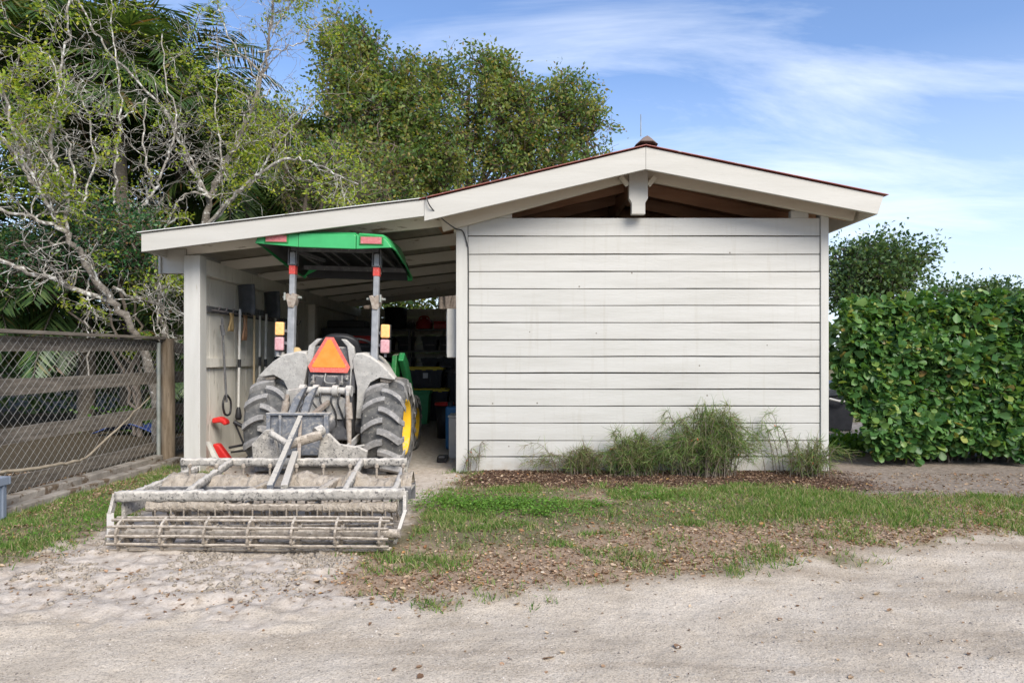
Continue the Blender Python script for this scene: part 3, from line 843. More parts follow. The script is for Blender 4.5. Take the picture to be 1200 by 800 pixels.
    mb = MB(); mb.tube(smooth_path(pts, 6), .007, 6); mb.build('cable', M['black_rubber'], shed)


def smooth_path(pts, sub=5, wig=0.0, rng=None):
    p = [np.array(q, float) for q in pts]
    p = [2 * p[0] - p[1]] + p + [2 * p[-1] - p[-2]]
    out = []
    for i in range(1, len(p) - 2):
        for k in range(sub):
            t = k / sub
            a, b, c, d = p[i - 1], p[i], p[i + 1], p[i + 2]
            q = 0.5 * ((2 * b) + (-a + c) * t + (2 * a - 5 * b + 4 * c - d) * t * t + (-a + 3 * b - 3 * c + d) * t ** 3)
            if wig and rng is not None: q = q + rng.normal(0, wig, 3)
            out.append(q)
    out.append(p[-2])
    return out


shed_build()


# ------------------------------------------------------------------ the tractor
def tyre_mesh(rad, half, rim_r, nlug, lug_h):
    mb = MB()
    pr = [(rim_r, -half * .72), (rim_r + .02, -half * .86), (rad * .80, -half), (rad * .90, -half * .97), (rad * .955, -half * .85), (rad * .97, -half * .4), (rad * .972, 0),
          (rad * .97, half * .4), (rad * .955, half * .85), (rad * .90, half * .97), (rad * .80, half), (rim_r + .02, half * .86), (rim_r, half * .72)]
    mb.lathe(pr, (0, 0, 0), 'x', 72, close=True)

    def rr(t):
        a = abs(t) / half
        return np.interp(a, [0, .4, .85, .97, 1.0], [rad * .972, rad * .97, rad * .955, rad * .90, rad * .82])
    tr_ = MB()
    for s in (-1, 1):
        for i in range(nlug):
            th0 = 2 * math.pi * (i + (0.5 if s > 0 else 0)) / nlug
            secs = []
            for j in range(9):
                u = j / 8
                t = s * half * (-.12 + u * 1.16) if u < .9 else s * half * (1.0)
                drop = 0 if u < .9 else (u - .9) * 10
                r0 = rr(t) - .012 - drop * rad * .10
                # arched bar: flat at the centre, curling back towards the shoulder
                th = th0 + 0.27 * (u ** 1.8)
                w = .082 + .02 * u
                r1 = r0 + .012 + lug_h * (1 - .35 * drop)
                q = []
                for (dth, r) in ((-w, r0), (-w * .7, r1), (w * .7, r1), (w, r0)):
                    a = th + dth * .42 / rad
                    tt = t + (s * .012 if drop else 0)
                    q.append((tt, -r * math.sin(a + math.pi), r * math.cos(a + math.pi)))
                secs.append(q)
            vs = [p for q in secs for p in q]
            fs = [(0, 1, 2, 3), tuple(len(vs) - 4 + k for k in (3, 2, 1, 0))]
            for j in range(8):
                for k in range(4):
                    a, b = j * 4 + k, j * 4 + (k + 1) % 4
                    fs.append((a, b, b + 4, a + 4))
            tr_.add(vs, fs)
    return mb, tr_


def wheel(tr, name, c, rad, half, rim_r, nlug, lug_h, side):
    mb, td = tyre_mesh(rad, half, rim_r, nlug, lug_h)
    for q in (mb, td): q.v = [(p[0] + c[0], p[1] + c[1], p[2] + c[2]) for p in q.v]
    w = MB()
    s = side
    w.lathe([(rim_r + .012, s * half * .80), (rim_r + .002, s * half * .90), (rim_r - .02, s * half * .86), (rim_r - .035, s * half * .45), (rim_r * .62, s * half * .28), (rim_r * .55, s * half * .42), (.0, s * half * .42)], c, 'x', 40)
    w.lathe([(rim_r + .005, -half * .8), (rim_r - .02, -half * .8), (rim_r - .03, s * half * .3)], c, 'x', 40)
    rim = w.build(name, M['yellow'], tr)
    mb.build('tyre', M['tyre_dark'], rim)
    td.build('tread', M['tyre'], rim, bevel=.004)
    h = MB()
    h.lathe([(rim_r * .38, s * half * .40), (rim_r * .36, s * half * .62), (rim_r * .2, s * half * .66), (0, s * half * .66)], c, 'x', 24)
    for k in range(8):
        a = k * math.pi / 4
        h.lathe([(.012, s * half * .42), (.012, s * half * .52), (0, s * half * .52)], (c[0], c[1] + rim_r * .47 * math.cos(a), c[2] + rim_r * .47 * math.sin(a)), 'x', 6)
    h.build('hub', M['dirty_grey'], rim)
    return rim


def tractor_build():
    tr = thing('tractor', 'dusty green tractor with orange triangle and canopy, backed into the open lean-to', 'tractor', (-1.945, 0.10, 0.0), rot=(0, R(1.4), R(-1.0)), local=True)
    for s in (-1, 1):
        wheel(tr, 'rear_wheel', (-.64 if s < 0 else .585, 0, .50), .49, .215, .30, 14, .062, s)
        wheel(tr, 'front_wheel', (s * .50, 1.78, .365), .37, .13, .22, 14, .025, s)
    # chassis
    m = MB(); m.bb(-.23, .23, -.36, .45, .38, .86); m.bb(-.19, .19, .45, 2.1, .36, .72)
    m.prism([(-.25, .86), (.25, .86), (.20, 1.06), (-.20, 1.06)], 'y', -.30, .30)
    m.build('transmission', M['dark_metal'], tr, bevel=.02)
    m = MB(); m.tube([(-.5, 0, .5), (.5, 0, .5)], .095, 16); m.build('rear_axle', M['dark_metal'], tr)
    m = MB(); m.tube([(-.46, 1.78, .365), (.46, 1.78, .365)], .06, 12); m.build('front_axle', M['dark_metal'], tr)
    # fenders: a rounded shell over each tyre with a leg down its inner side
    for s in (-1, 1):
        x = lambda v: v * s - (.075 if s > 0 and v > .45 else (.03 if s > 0 and v > .42 else 0))
        outer = [(.265, 1.285), (.34, 1.292), (.50, 1.255), (.62, 1.175), (.70, 1.095), (.765, 1.025), (.735, 1.02), (.60, 1.04), (.50, .985), (.458, .90), (.435, .78), (.425, .60), (.275, .60), (.285, .80), (.285, .93), (.25, 1.10), (.235, 1.22)]
        m = MB()
        secs = []
        for k, (yy, dz, sh) in enumerate(((-.30, 0, .0), (-.26, .012, .0), (0, .02, 0), (.30, .01, 0), (.52, -.03, 0))):
            secs.append([(x(px_) - s * (max(0, px_ - .5) * (0, 0, .12, .35, .6)[k]), yy + .06 * (1.3 - pz_) * (1 if k < 2 else 0), pz_ + dz) for px_, pz_ in outer])
        n = len(outer)
        vs = [p for q in secs for p in q]
        fs = [tuple(range(n)), tuple(4 * n + i for i in range(n))[::-1]]
        for j in range(4):
            for i in range(n):
                fs.append((j * n + i, j * n + (i + 1) % n, (j + 1) * n + (i + 1) % n, (j + 1) * n + i))
        m.add(vs, fs)
        f = m.build('fender', M['dirty_grey'], tr, bevel=.016, seg=3)
        m = MB()
        m.lathe([(.05, 0), (.05, .05), (.035, .06), (0, .06)], (x(.58) if s < 0 else x(.36), -.16, 1.24), 'z', 16)
        m.build('fender_cap', M['dirty_grey'], f)
        if s < 0:
            m = MB(); m.lathe([(.052, 0), (.05, .03), (.03, .055), (0, .06)], (-.40, -.18, 1.285), 'z', 16); m.build('cap', M['tan_cloth'], f)
        m = MB(); m.prism([(x(.735), 1.018), (x(.60), 1.036), (x(.60), 1.0), (x(.70), .99)], 'y', -.24, .5); m.build('fender_lining', M['rust'], f)
    # console behind the seat carrying the sign
    m = MB()
    m.prism([(-.25, .86), (.25, .86), (.265, 1.25), (.19, 1.36), (-.19, 1.36), (-.265, 1.25)], 'y', -.24, -.18)
    m.build('rear_panel', M['dark_metal'], tr, bevel=.015)
    m = MB(); m.prism([(-.27, 1.16), (-.21, 1.10), (-.17, 1.36), (-.10, 1.44), (-.15, 1.44), (-.24, 1.36)], 'y', -.28, -.22)
    m.build('seat_frame', M['dirty_grey'], tr, bevel=.01); m = MB()
    m.prism([(.27, 1.16), (.21, 1.10), (.17, 1.36), (.10, 1.44), (.15, 1.44), (.24, 1.36)], 'y', -.28, -.22)
    m.build('seat_frame', M['dirty_grey'], tr, bevel=.01)
    m = MB()
    pts = []
    for i in range(7):
        row = []
        for j in range(9):
            u = (j - 4) / 4; v = i / 6
            row.append((u * .27 * (1 - .25 * v * v), .10 + .05 * u * u - .10 * v * v, 1.02 + v * .48 - .06 * abs(u) ** 3 * v))
        pts.append(row)
    m.sheet(pts)
    m.build('seat_back', M['black_plastic'], tr, solid=.09, bevel=.02)
    m = MB(); m.bb(-.25, .25, .12, .55, .92, 1.04); m.build('seat', M['black_plastic'], tr, bevel=.03)
    m = MB()
    m.lathe([(.19 + .016 * math.cos(a), .016 * math.sin(a)) for a in np.linspace(0, 2 * math.pi, 9)[:-1]], (0, 0, 0), 'z', 32, close=True)
    m.tube([(-.19, 0, 0), (.19, 0, 0)], .01, 6); m.tube([(0, -.19, 0), (0, .19, 0)], .01, 6); m.tube([(0, 0, 0), (0, 0, -.4)], .02, 8)
    ro = Matrix.Rotation(R(-28), 3, 'X')
    m.v = [tuple(ro @ Vector(p) + Vector((0, .92, 1.38))) for p in m.v]
    m.build('steering_wheel', M['black_plastic'], tr)
    m = MB(); m.bb(-.2, .2, 1.05, 1.15, .7, 1.32); m.build('dashboard', M['black_plastic'], tr, bevel=.03)
    m = MB()
    m.prism([(1.16, .72), (2.45, .66), (2.52, .95), (2.40, 1.12), (1.16, 1.26)], 'x', -.25, .25)
    m.build('hood', M['green'], tr, bevel=.06, seg=4)
    m = MB(); m.bb(-.42, .42, .5, 1.0, .42, .50); m.build('footplate', M['dark_metal'], tr, bevel=.01)
    # slow-moving-vehicle sign
    m = MB()
    c = (0, -.335)
    t = [(-.042, 1.455), (.042, 1.455), (.222, 1.145), (.195, 1.085), (-.195, 1.085), (-.222, 1.145)]
    m.prism(t, 'y', -.338, -.332); sg = m.build('slow_vehicle_sign', M['sign_red'], tr, bevel=.001)
    m = MB(); m.prism([(-.018, 1.43), (.018, 1.43), (.178, 1.152), (.172, 1.138), (-.172, 1.138), (-.178, 1.152)], 'y', -.3425, -.3385); m.build('orange_triangle', M['orange'], sg)
    # roll bar
    rb = None
    for s in (-1, 1):
        x = .45 * s
        m = MB()
        m.bb(x - .038, x + .038, -.24, -.16, 1.22, 1.86)
        p = m.build('roll_bar_post', M['rops'], tr, bevel=.012)
        m = MB(); m.bb(x - .030, x + .030, -.235, -.165, 1.90, 2.36); m.build('upper_post', M['rops'], p, bevel=.01)
        m = MB(); m.prism([(x - .07, 1.905), (x - .03, 1.915), (x - .012, 1.89), (x + .015, 1.92), (x + .065, 1.90), (x + .05, 1.82), (x + .028, 1.76), (x - .03, 1.765), (x - .045, 1.83)], 'y', -.255, -.145)
        m.build('hinge', M['rust'], p, bevel=.008)
        m = MB(); m.tube([(x - .10, -.2, 1.875), (x + .10, -.2, 1.875)], .014, 8); m.tube([(x + s * .06, -.27, 1.84), (x + s * .06, -.27, 1.92)], .012, 8); m.build('hinge_pin', M['galv_post'], p)
        m = MB(); m.bb(x - .035, x + .035, -.24, -.16, 2.12, 2.215); m.build('red_band', M['red_tape'], p, bevel=.006)
        m = MB(); m.bb(x - .045, x + .045, -.25, -.15, 2.215, 2.23); m.bb(x - .048, x - .036, -.24, -.16, 2.23, 2.4); m.bb(x + .036, x + .048, -.24, -.16, 2.23, 2.4); m.build('canopy_clamp', M['dark_metal'], p, bevel=.003)
        # lamps on the outer side
        lx = s * .565
        m = MB(); m.bb(min(x, lx) + .04, max(x, lx) - .03, -.23, -.19, 1.50, 1.53); m.bb(min(x, lx) + .04, max(x, lx) - .03, -.23, -.19, 1.37, 1.40); m.bb(lx - .012, lx + .012, -.22, -.19, 1.26, 1.36); m.build('lamp_bracket', M['dark_metal'], p)
        for nm, z, mt in (('amber_lamp', 1.535, 'amber'), ('tail_lamp', 1.375, 'pink_lens')):
            m = MB(); m.bb(lx - .048, lx + .048, -.262, -.22, z - .072, z + .072); lm = m.build(nm, M[mt], p, bevel=.016, seg=3)
            m = MB(); m.bb(lx - .052, lx + .052, -.219, -.165, z - .074, z + .074); m.build('lamp_housing', M['black_plastic'], lm, bevel=.01)
    # canopy
    cp = MB()
    zt, zb, yr = 2.508, 2.366, -.48
    rear = [(-.75, zb + .035), (-.725, zt - .045), (-.69, zt - .012), (-.33, zt), (-.32, zt - .012), (-.295, zt - .012), (-.285, zt + .004), (.275, zt + .004), (.285, zt - .012), (.31, zt - .012), (.32, zt), (.56, zt - .012), (.605, zt - .05), (.66, zb + .02)]
    g = []
    for (yy, k, dz, sx) in ((yr, 0, 0, 1), (yr + .02, 0, .02, 1), (yr + .2, .0, .035, 1.01), (.5, 0, .03, 1.02), (.85, 0, -.02, 1.0), (.96, 0, -.085, .97)):
        g.append([(px_ * sx, yy, (pz_ - (max(0, yy + .33) * .13 if abs(px_) > .58 else 0) if pz_ > 2.42 else pz_ - max(0, yy + .33) * .135) + (dz if pz_ > 2.42 else 0)) for px_, pz_ in rear])
    cp.sheet(g)
    c_o = cp.build('canopy', M['green'], tr, solid=.012)
    for p in c_o.data.polygons: p.use_smooth = False
    m = MB()   # rear and front skirts
    m.prism([(-.75, zb + .035), (-.725, zt - .045), (-.69, zt - .012), (-.31, zt - .006), (-.305, zt - .02), (-.305, zb + .005)], 'y', yr - .012, yr + .012)
    m.prism([(.66, zb + .02), (.605, zt - .05), (.56, zt - .012), (.30, zt - .006), (.295, zt - .02), (.295, zb - .002)], 'y', yr - .012, yr + .012)
    m.prism([(-.300, zb + .003), (-.300, zt - .012), (-.285, zt + .004), (.275, zt + .004), (.290, zt - .012), (.290, zb - .004)], 'y', yr - .022, yr + .012)
    m.build('canopy_rear', M['green'], c_o, bevel=.006)
    m = MB()
    m.prism([(-.72, 2.26), (-.68, 2.43), (.57, 2.43), (.63, 2.25), (.57, 2.205), (-.64, 2.215)], 'y', .945, .965)
    m.build('canopy_front', M['black_plastic'], c_o, bevel=.006)
    for x in (-.53, .45):
        m = MB(); m.bb(x - .125, x + .125, yr - .022, yr - .011, 2.405, 2.497); m.build('reflector_rim', M['green_dirty'], c_o, bevel=.008)
        m = MB(); m.bb(x - .108, x + .108, yr - .029, yr - .021, 2.417, 2.487); m.build('reflector', M['dusty_red'], c_o, bevel=.003)
    m = MB()   # black lining under the roof
    lin = [[(-.045 + u * .665, yy, 2.465 - abs(u) ** 6 * (.07 + max(0, yy + .33) * .13) - max(0, yy - .7) * .4 * (1 - abs(u) ** 6)) for u in np.linspace(-1, 1, 17)] for yy in np.linspace(yr + .03, .93, 8)]
    m.sheet(lin); m.build('canopy_lining', M['black_plastic'], c_o, solid=.006)
    m = MB()
    for s in (-1, 1):
        m.bar((s * .45, -.2, 2.38), (s * .30, .42, 2.36), .03, .035); m.bar((s * .45, -.2, 2.40), (s * .45, .8, 2.36), .04, .04)
        for q in (.1, .22):
            m.bar((s * q, -.40, 2.44), (s * (q + .02), .85, 2.37), .02, .02)
    m.bar((-.6, .62, 2.30), (.62, .62, 2.29), .03, .05); m.bar((-.47, -.2, 2.40), (.47, -.2, 2.40), .06, .06)
    m.build('canopy_frame', M['dark_metal'], c_o)
    m = MB(); m.bb(.17, .26, .935, .944, 2.275, 2.32); m.build('sticker', M['label_white'], c_o)
    # loader
    for s in (-1, 1):
        m = MB()
        m.prism([(.72, .42), (1.02, .42), (1.04, .9), (1.12, 1.20), (1.02, 1.30), (.86, 1.28), (.80, 1.0)], 'x', s * .43, s * .49)
        ld = m.build('loader_tower', M['green_dirty'], tr, bevel=.01)
        m = MB(); m.prism([(.86, 1.22), (.96, 1.32), (1.22, 1.22), (1.70, .84), (1.98, .45), (1.86, .38), (1.55, .74), (1.15, 1.04)], 'x', s * .50, s * .57)
        m.build('loader_arm', M['green'], ld, bevel=.015)
        m = MB(); m.tube([(s * .535, 1.0, .56), (s * .535, 1.8, .62)], .035, 12); m.build('loader_cylinder', M['black_plastic'], ld)
    m = MB(); m.tube([(-.47, 1.8, .62), (.47, 1.8, .62)], .05, 12); m.build('loader_cross_tube', M['green'], tr)
    # rear linkage
    m = MB()
    m.tube([(-.26, -.42, .90), (.26, -.42, .90)], .038, 12)
    for x in (-.24, -.1, .1, .24): m.tube([(x - .028, -.42, .90), (x + .028, -.42, .90)], .06, 12)
    m.bar((-.22, -.42, .9), (-.30, -.72, .88), .03, .06); m.bar((.22, -.42, .9), (.30, -.72, .88), .03, .06)
    m.build('rockshaft', M['dirty_grey'], tr, bevel=.004)
    for s in (-1, 1):
        m = MB(); m.bar((s * .30, -.20, .40), (s * .36, -1.05, .36), .022, .07); m.build('lower_link', M['dirty_grey'], tr, bevel=.005)
        m = MB(); m.tube([(s * .30, -.72, .87), (s * .325, -.74, .60), (s * .34, -.75, .39)], [.02, .028, .02], 10); m.tube([(s * .31, -.72, .80), (s * .33, -.74, .64)], .036, 10); m.build('lift_rod', M['rust'], tr)
        m = MB()
        m.tube([(s * .15, -.34, 1.02), (s * .15, -.40, .95)], .016, 8); m.tube([(s * .15, -.40, .95), (s * .16, -.37, .80)], .012, 6)
        m.tube(smooth_path([(s * .2, -.33, .80), (s * .24, -.5, .7), (s * .22, -.46, .55), (s * .25, -.36, .45)], 5), .014, 6)
        m.build('hydraulic_hose', M['black_plastic'], tr)
        m = MB(); m.tube([(s * .15, -.385, .985), (s * .15, -.41, .97)], .022, 8); m.tube([(s * .15, -.375, 1.06), (s * .15, -.375, 1.0)], .012, 6); m.build('coupler', M['galv'], tr)
        m = MB(); m.tube([(s * .36, -.86, .37), (s * .42, -.4, .34)], .014, 8); m.build('sway_bar', M['dirty_grey'], tr)
    m = MB(); m.tube(smooth_path([(-.04, -.31, 1.08), (-.04, -.34, .99), (0.04, -.36, .97), (.09, -.36, .98)], 4), .009, 6); m.build('hitch_hook', M['galv'], tr)
    m = MB(); m.tube(smooth_path([(.225, -.30, 1.12), (.235, -.36, .98), (.22, -.34, .86)], 5), .008, 6); m.build('wire', M['galv'], tr)
    m = MB(); m.lathe([(.0, -.42), (.10, -.42), (.10, -.37), (.12, -.37)], (0, 0, .56), 'y', 20); m.tube([(0, -.5, .56), (0, -.36, .56)], .02, 10); m.build('power_take_off', M['dark_metal'], tr)
    m = MB(); m.bar((0, -.60, .34), (0, .1, .34), .07, .03); m.tube([(0, -.56, .30), (0, -.56, .42)], .018, 8); m.build('drawbar', M['dirty_grey'], tr)
    for s in (-1, 1):
        for k, (zz, rr_) in enumerate(((1.18, .012), (1.02, .014), (.92, .012))):
            m = MB(); m.lathe([(0, -.02), (rr_, -.02), (rr_, 0), (rr_ * 1.6, 0), (rr_ * 1.6, .006)], (s * (.20 - .02 * k), -.242 - .062 * (k > 0), zz), 'y', 6); m.build('bolt', M['galv'], tr)
    for k, xx in enumerate((-.17, -.06, .08, .17)):
        m = MB(); m.tube(smooth_path([(xx, -.31, 1.02 - .05 * (k % 2)), (xx + .02, -.40, .96), (xx * .8, -.46, .80), (xx * .7 + .05, -.42, .66), (xx * 1.2, -.37, .52)], 5), .010, 6); m.build('hydraulic_hose', M['black_rubber'], tr)
    m = MB(); m.prism([(-.20, .60), (.20, .60), (.24, .80), (.10, .86), (-.10, .86), (-.24, .80)], 'y', -.40, -.36); m.build('rear_cover', M['dirty_grey'], tr, bevel=.012)
    m = MB(); m.bar((.02, -.36, .78), (.04, -.95, .70), .045, .045); m.build('top_link', M['rust'], tr, bevel=.006)


tractor_build()


# ------------------------------------------------------------------ the drag harrow hitched behind it
def harrow_build():
    h = thing('drag_harrow', 'wide sand-caked drag harrow with a cage roller hitched behind the tractor', 'harrow', (-1.75, -2.4, 0))
    rng = np.random.default_rng(5)

    def bar(nm, a, b, w, ht, mat='harrow', parent=None, up=(0, 0, 1), bev=.006):
        # a caked bar: rectangular section whose faces carry uneven crusts of sand
        a, b = np.array(a, float), np.array(b, float)
        y = unit(b - a); x = unit(np.cross(y, np.array(up, float))); z = np.cross(x, y)
        n = max(6, int(np.linalg.norm(b - a) / .022)); sec = []
        prof = [(-1, -1), (-.4, -1), (.4, -1), (1, -1), (1, -.3), (1, .4), (.92, 1), (.4, 1.06), (-.4, 1.06), (-.92, 1), (-1, .4), (-1, -.3)]
        m = MB(); vs = []
        for i in range(n + 1):
            c = a + (b - a) * i / n
            for (p, q) in prof:
                vs.append(c + x * (p * w / 2 + rng.normal(0, .0016)) + z * (q * ht / 2 + rng.normal(0, .0022) * (1.6 if q > .9 else 1)))
        k = len(prof)
        fs = [tuple(range(k)), tuple(n * k + t for t in range(k))[::-1]]
        for i in range(n):
            for t in range(k):
                fs.append((i * k + t, i * k + (t + 1) % k, (i + 1) * k + (t + 1) % k, (i + 1) * k + t))
        m.add(vs, fs, True)
        return m.build(nm, M[mat], parent or h)
    A = lambda px_, py_, d: P(px_, py_, d)
    d1, d2 = 4.78, 5.78
    fl, fr = A(137, 581, d1 + .02), A(474, 578, d1 - .02)
    rl, rr_ = A(213, 541, d2 + .0), A(477, 541, d2 - .0)
    bar('front_beam', fl, fr, .07, .068)
    bar('rear_beam', rl, rr_, .06, .058)
    # end plates standing under the beams
    m = MB()
    def plate(a, b, za, zb, za2, zb2, t=.012):
        a, b = np.array(a), np.array(b)
        vs = []
        for dx in (-t, t):
            vs += [(a[0] + dx, a[1], za), (b[0] + dx, b[1], zb), (b[0] + dx, b[1], zb2), (a[0] + dx, a[1], za2)]
        m.add(vs, [(0, 1, 2, 3), (7, 6, 5, 4), (0, 4, 5, 1), (1, 5, 6, 2), (2, 6, 7, 3), (3, 7, 4, 0)])
    fz = fl[2]
    # left: a plate from the front beam back and down to the roller arm
    lr = np.array([fl[0] + .10, fl[1] + .52, 0])
    plate(fl + [0.03, .02, 0], lr, .12, .16, .255, .28)
    m.build('side_plate', M['harrow'], h, bevel=.004)
    m = MB()
    plate(fr + [-.05, .42, 0], fr + [-.03, .02, 0], .16, .12, .235, .245)
    m.build('side_plate', M['harrow'], h, bevel=.004)
    m = MB()
    m.bar(rl + [.02, 0, -.02], rl + [.02, 0, -.14], .05, .012, (0, 1, 0)); m.build('end_leg', M['harrow'], h)
    m = MB(); m.bar(rr_ + [-.02, 0, -.02], rr_ + [-.02, 0, -.14], .05, .012, (0, 1, 0)); m.build('end_leg', M['harrow'], h)
    # curved hanging arms that carry the roller
    yr, zr, rr = -3.12, .108, .102
    for q, s in ((fl, -1), (fr, 1)):
        m = MB(); e = q + np.array([s * .006, -.045, -.03])
        for p_, q_ in ((e + np.array([0, .04, .045]), e + np.array([s * .006, -.015, -.09])), (e + np.array([s * .006, -.015, -.085]), np.array([e[0] + (.19 if s < 0 else -.01), yr + .12, .055]))):
            m.bar(p_, q_, .022, .042, (0, 1, .2))
        m.build('roller_arm', M['harrow'], h)
    # longitudinal members
    f0 = fl; fw = fr - fl

    def onf(t, dz=0, dy=.02): return fl + fw * t + np.array([0, dy, dz])

    def onr(t, dz=0): return rl + (rr_ - rl) * t + np.array([0, -.02, dz])
    bar('frame_bar', onf(.235, .004), onr(.225, .004), .04, .05)
    bar('frame_bar', onf(.79, .004), onr(.80, .004), .04, .05)
    bar('frame_bar', onf(.02, -.02), onr(.07, -.06), .04, .05)
    bar('frame_bar', onf(.96, -.02), onr(.985, -.06), .04, .05)
    bar('drag_arm', onf(.40, -.03), onf(.48, .0, .62), .06, .05, 'harrow_tan')
    bar('drag_arm', onf(.68, -.03), onf(.70, .0, .55), .06, .05, 'harrow_tan')
    # levelling board heaped with sand, its studs, and the second beam
    m = MB()
    g = []
    xa, xb, ym = fl[0] + .10, fr[0] - .02, fl[1] + .46
    for i in range(120):
        u = i / 119; x = xa + (xb - xa) * u
        row = []
        hh = .065 + .075 * (vnoise(np.array([x]), np.array([0.]), 5, 2)[0] - .3) + .045 * (vnoise(np.array([x]), np.array([0.]), 19, 4)[0] - .3)
        for k in range(9):
            v = k / 8
            row.append((x, ym - .06 + .24 * v + .02 * (rng.random() - .5), .235 + hh * math.sin(math.pi * v) ** .7 + .035 * (rng.random() - .5)))
        g.append(row)
    m.sheet(g)
    m.build('sand_heap', M['wet_sand'], h, sub=1)
    m = MB(); m.bb(xa, xb, ym - .075, ym - .055, .165, .262); m.bb(xa, xb, ym + .17, ym + .19, .12, .262); m.bb(xa, xb, ym - .05, ym + .165, .215, .235); m.build('levelling_board', M['dark_metal'], h, bevel=.003)
    for k in range(9):
        x = xa + .13 + k * (xb - xa - .22) / 8
        m = MB(); m.tube([(x, ym + .14, .12), (x, ym + .14, .375)], .010, 7); m.lathe([(.017, .372), (.017, .395), (.008, .405), (0, .405)], (x, ym + .14, 0), 'z', 8); m.build('stud', M['harrow_tan'], h)
    # low beam under the front beam, caked in sand on both sides of a bare middle
    lo = np.array([fl[0] + .23, fl[1] - .02, .198]); le = np.array([fr[0] - .05, fr[1] - .02, .198])
    bar('low_beam', lo, le, .04, .045, 'harrow_tan')
    for (a, b) in ((.0, .31), (.71, 1.0)):
        m = MB(); g = []
        for i in range(30):
            u = a + (b - a) * i / 29; c = lo + (le - lo) * u; row = []
            for k in range(10):
                an = 2 * math.pi * k / 9
                r_ = .030 + .014 * rng.random()
                row.append((c[0], c[1] + math.cos(an) * r_, c[2] + .004 + math.sin(an) * r_))
            row[-1] = row[0]
            g.append(row)
        m.sheet(g); m.build('sand_crust', M['wet_sand'], h)
    # spring tines in two ranks
    for rank, (n, yy) in enumerate(((23, .08), (16, .28))):
        for k in range(n):
            u = (k + .5 + rng.uniform(-.15, .15)) / n
            x = fl[0] + .2 + (fr[0] - fl[0] - .26) * u
            y = fl[1] + yy
            m = MB()
            m.tube([(x, y, .24), (x + rng.uniform(-.01, .01), y - .02, .13), (x, y + .06, .02)], [.008, .007, .006], 6)
            m.build('tine', M['harrow_tan'], h)
    for k in range(17):
        u = (k + .5 + rng.uniform(-.25, .25)) / 17
        q = lo + (le - lo) * u + np.array([0, -.035, 0])
        m = MB(); m.tube([q, q + [rng.uniform(-.006, .006), .01, -.10], q + [rng.uniform(-.01, .01), .04, -.17]], [.0065, .006, .005], 6); m.build('tine', M['harrow_tan'], h)
    # depth plates between the ranks
    for u in (.1, .24, .36, .52, .66, .86):
        x = fl[0] + .2 + (fr[0] - fl[0] - .3) * u
        m = MB(); m.bar((x, fl[1] + .3, .11), (x, fl[1] + .12, .11), .025, .14); m.build('tine_clamp', M['harrow_tan'], h, bevel=.004)
    m = MB(); g = []
    for i in range(130):
        u = i / 129; x = fl[0] + .12 + (fr[0] - fl[0] - .16) * u; row = []
        for k in range(16):
            v = k / 15; y_ = fl[1] - .30 + .62 * v
            row.append((x, y_, -.035 + .055 * math.sin(math.pi * v) ** .6 * (.5 + vnoise(np.array([x]), np.array([y_]), 7, 8)[0]) * min(1, 9 * u, 9 * (1 - u)) + .022 * (rng.random() - .5)))
        g.append(row)
    m.sheet(g); prop(m.build('sand_ridge', M['wet_sand'], None, origin=(-1.75, -2.6, 0)), 'ridge of rough sand gathered under the drag harrow', 'sand', kind='stuff')
    # cage roller
    x0, x1 = fl[0] + .22, fr[0] - .03
    ry = yr + .11
    m = MB(); m.tube([(x0 - .03, ry, zr), (x1 + .06, ry + .0, zr)], .03, 10); rl_ = m.build('cage_roller', M['harrow_tan'], h)
    for k in range(11):
        a = 2 * math.pi * (k + .3) / 11
        m = MB()
        pts = [(x0 + (x1 - x0) * t, ry + rr * math.cos(a + .18 * t) + rng.uniform(-.003, .003), zr + rr * math.sin(a + .18 * t) + rng.uniform(-.003, .003)) for t in np.linspace(0, 1, 8)]
        m.tube(pts, .0095, 7); m.build('cage_rod', M['harrow_tan'], rl_)
    for k in range(7):
        t = .035 + k * .955 / 6.15
        x = x0 + (x1 - x0) * t
        m = MB(); m.lathe([(rr - .02, -.007), (rr + .010, -.007), (rr + .010, .007), (rr - .02, .007)], (x, ry, zr), 'x', 11, smooth=False, close=True)
        for j in range(4):
            a = j * math.pi / 2 + .4
            m.bar((x, ry, zr), (x, ry + math.cos(a) * rr * .95, zr + math.sin(a) * rr * .95), .014, .035, (1, 0, 0))
        m.build('cage_disc', M['harrow_tan'], rl_)
    # headstock: box frame with two upright blades, side cheeks, tan roll and the raked stay
    dh = 6.45
    def W(px_, py_, d=dh): return A(px_, py_, d)
    m = MB()
    a, b = W(316, 533, dh), W(385, 486, dh)
    m.bb(a[0], b[0], a[1] - .012, a[1] + .012, a[2], b[2]); hs = m.build('headstock_plate', M['headstock'], h, bevel=.004)
    m = MB(); m.bb(a[0] - .02, b[0] + .02, a[1] - .05, a[1] + .05, b[2], b[2] + .022); m.bb(a[0] - .012, a[0] + .022, a[1] - .06, a[1] - .013, a[2] - .1, b[2]); m.bb(b[0] - .03, b[0] + .012, a[1] - .06, a[1] - .013, a[2] - .1, b[2]); m.bb(a[0] + .1, a[0] + .125, a[1] - .05, a[1] - .013, a[2], b[2]); m.bb(a[0] + .28, a[0] + .31, a[1] - .05, a[1] - .013, a[2], b[2]); m.build('headstock_frame', M['headstock'], h, bevel=.004)
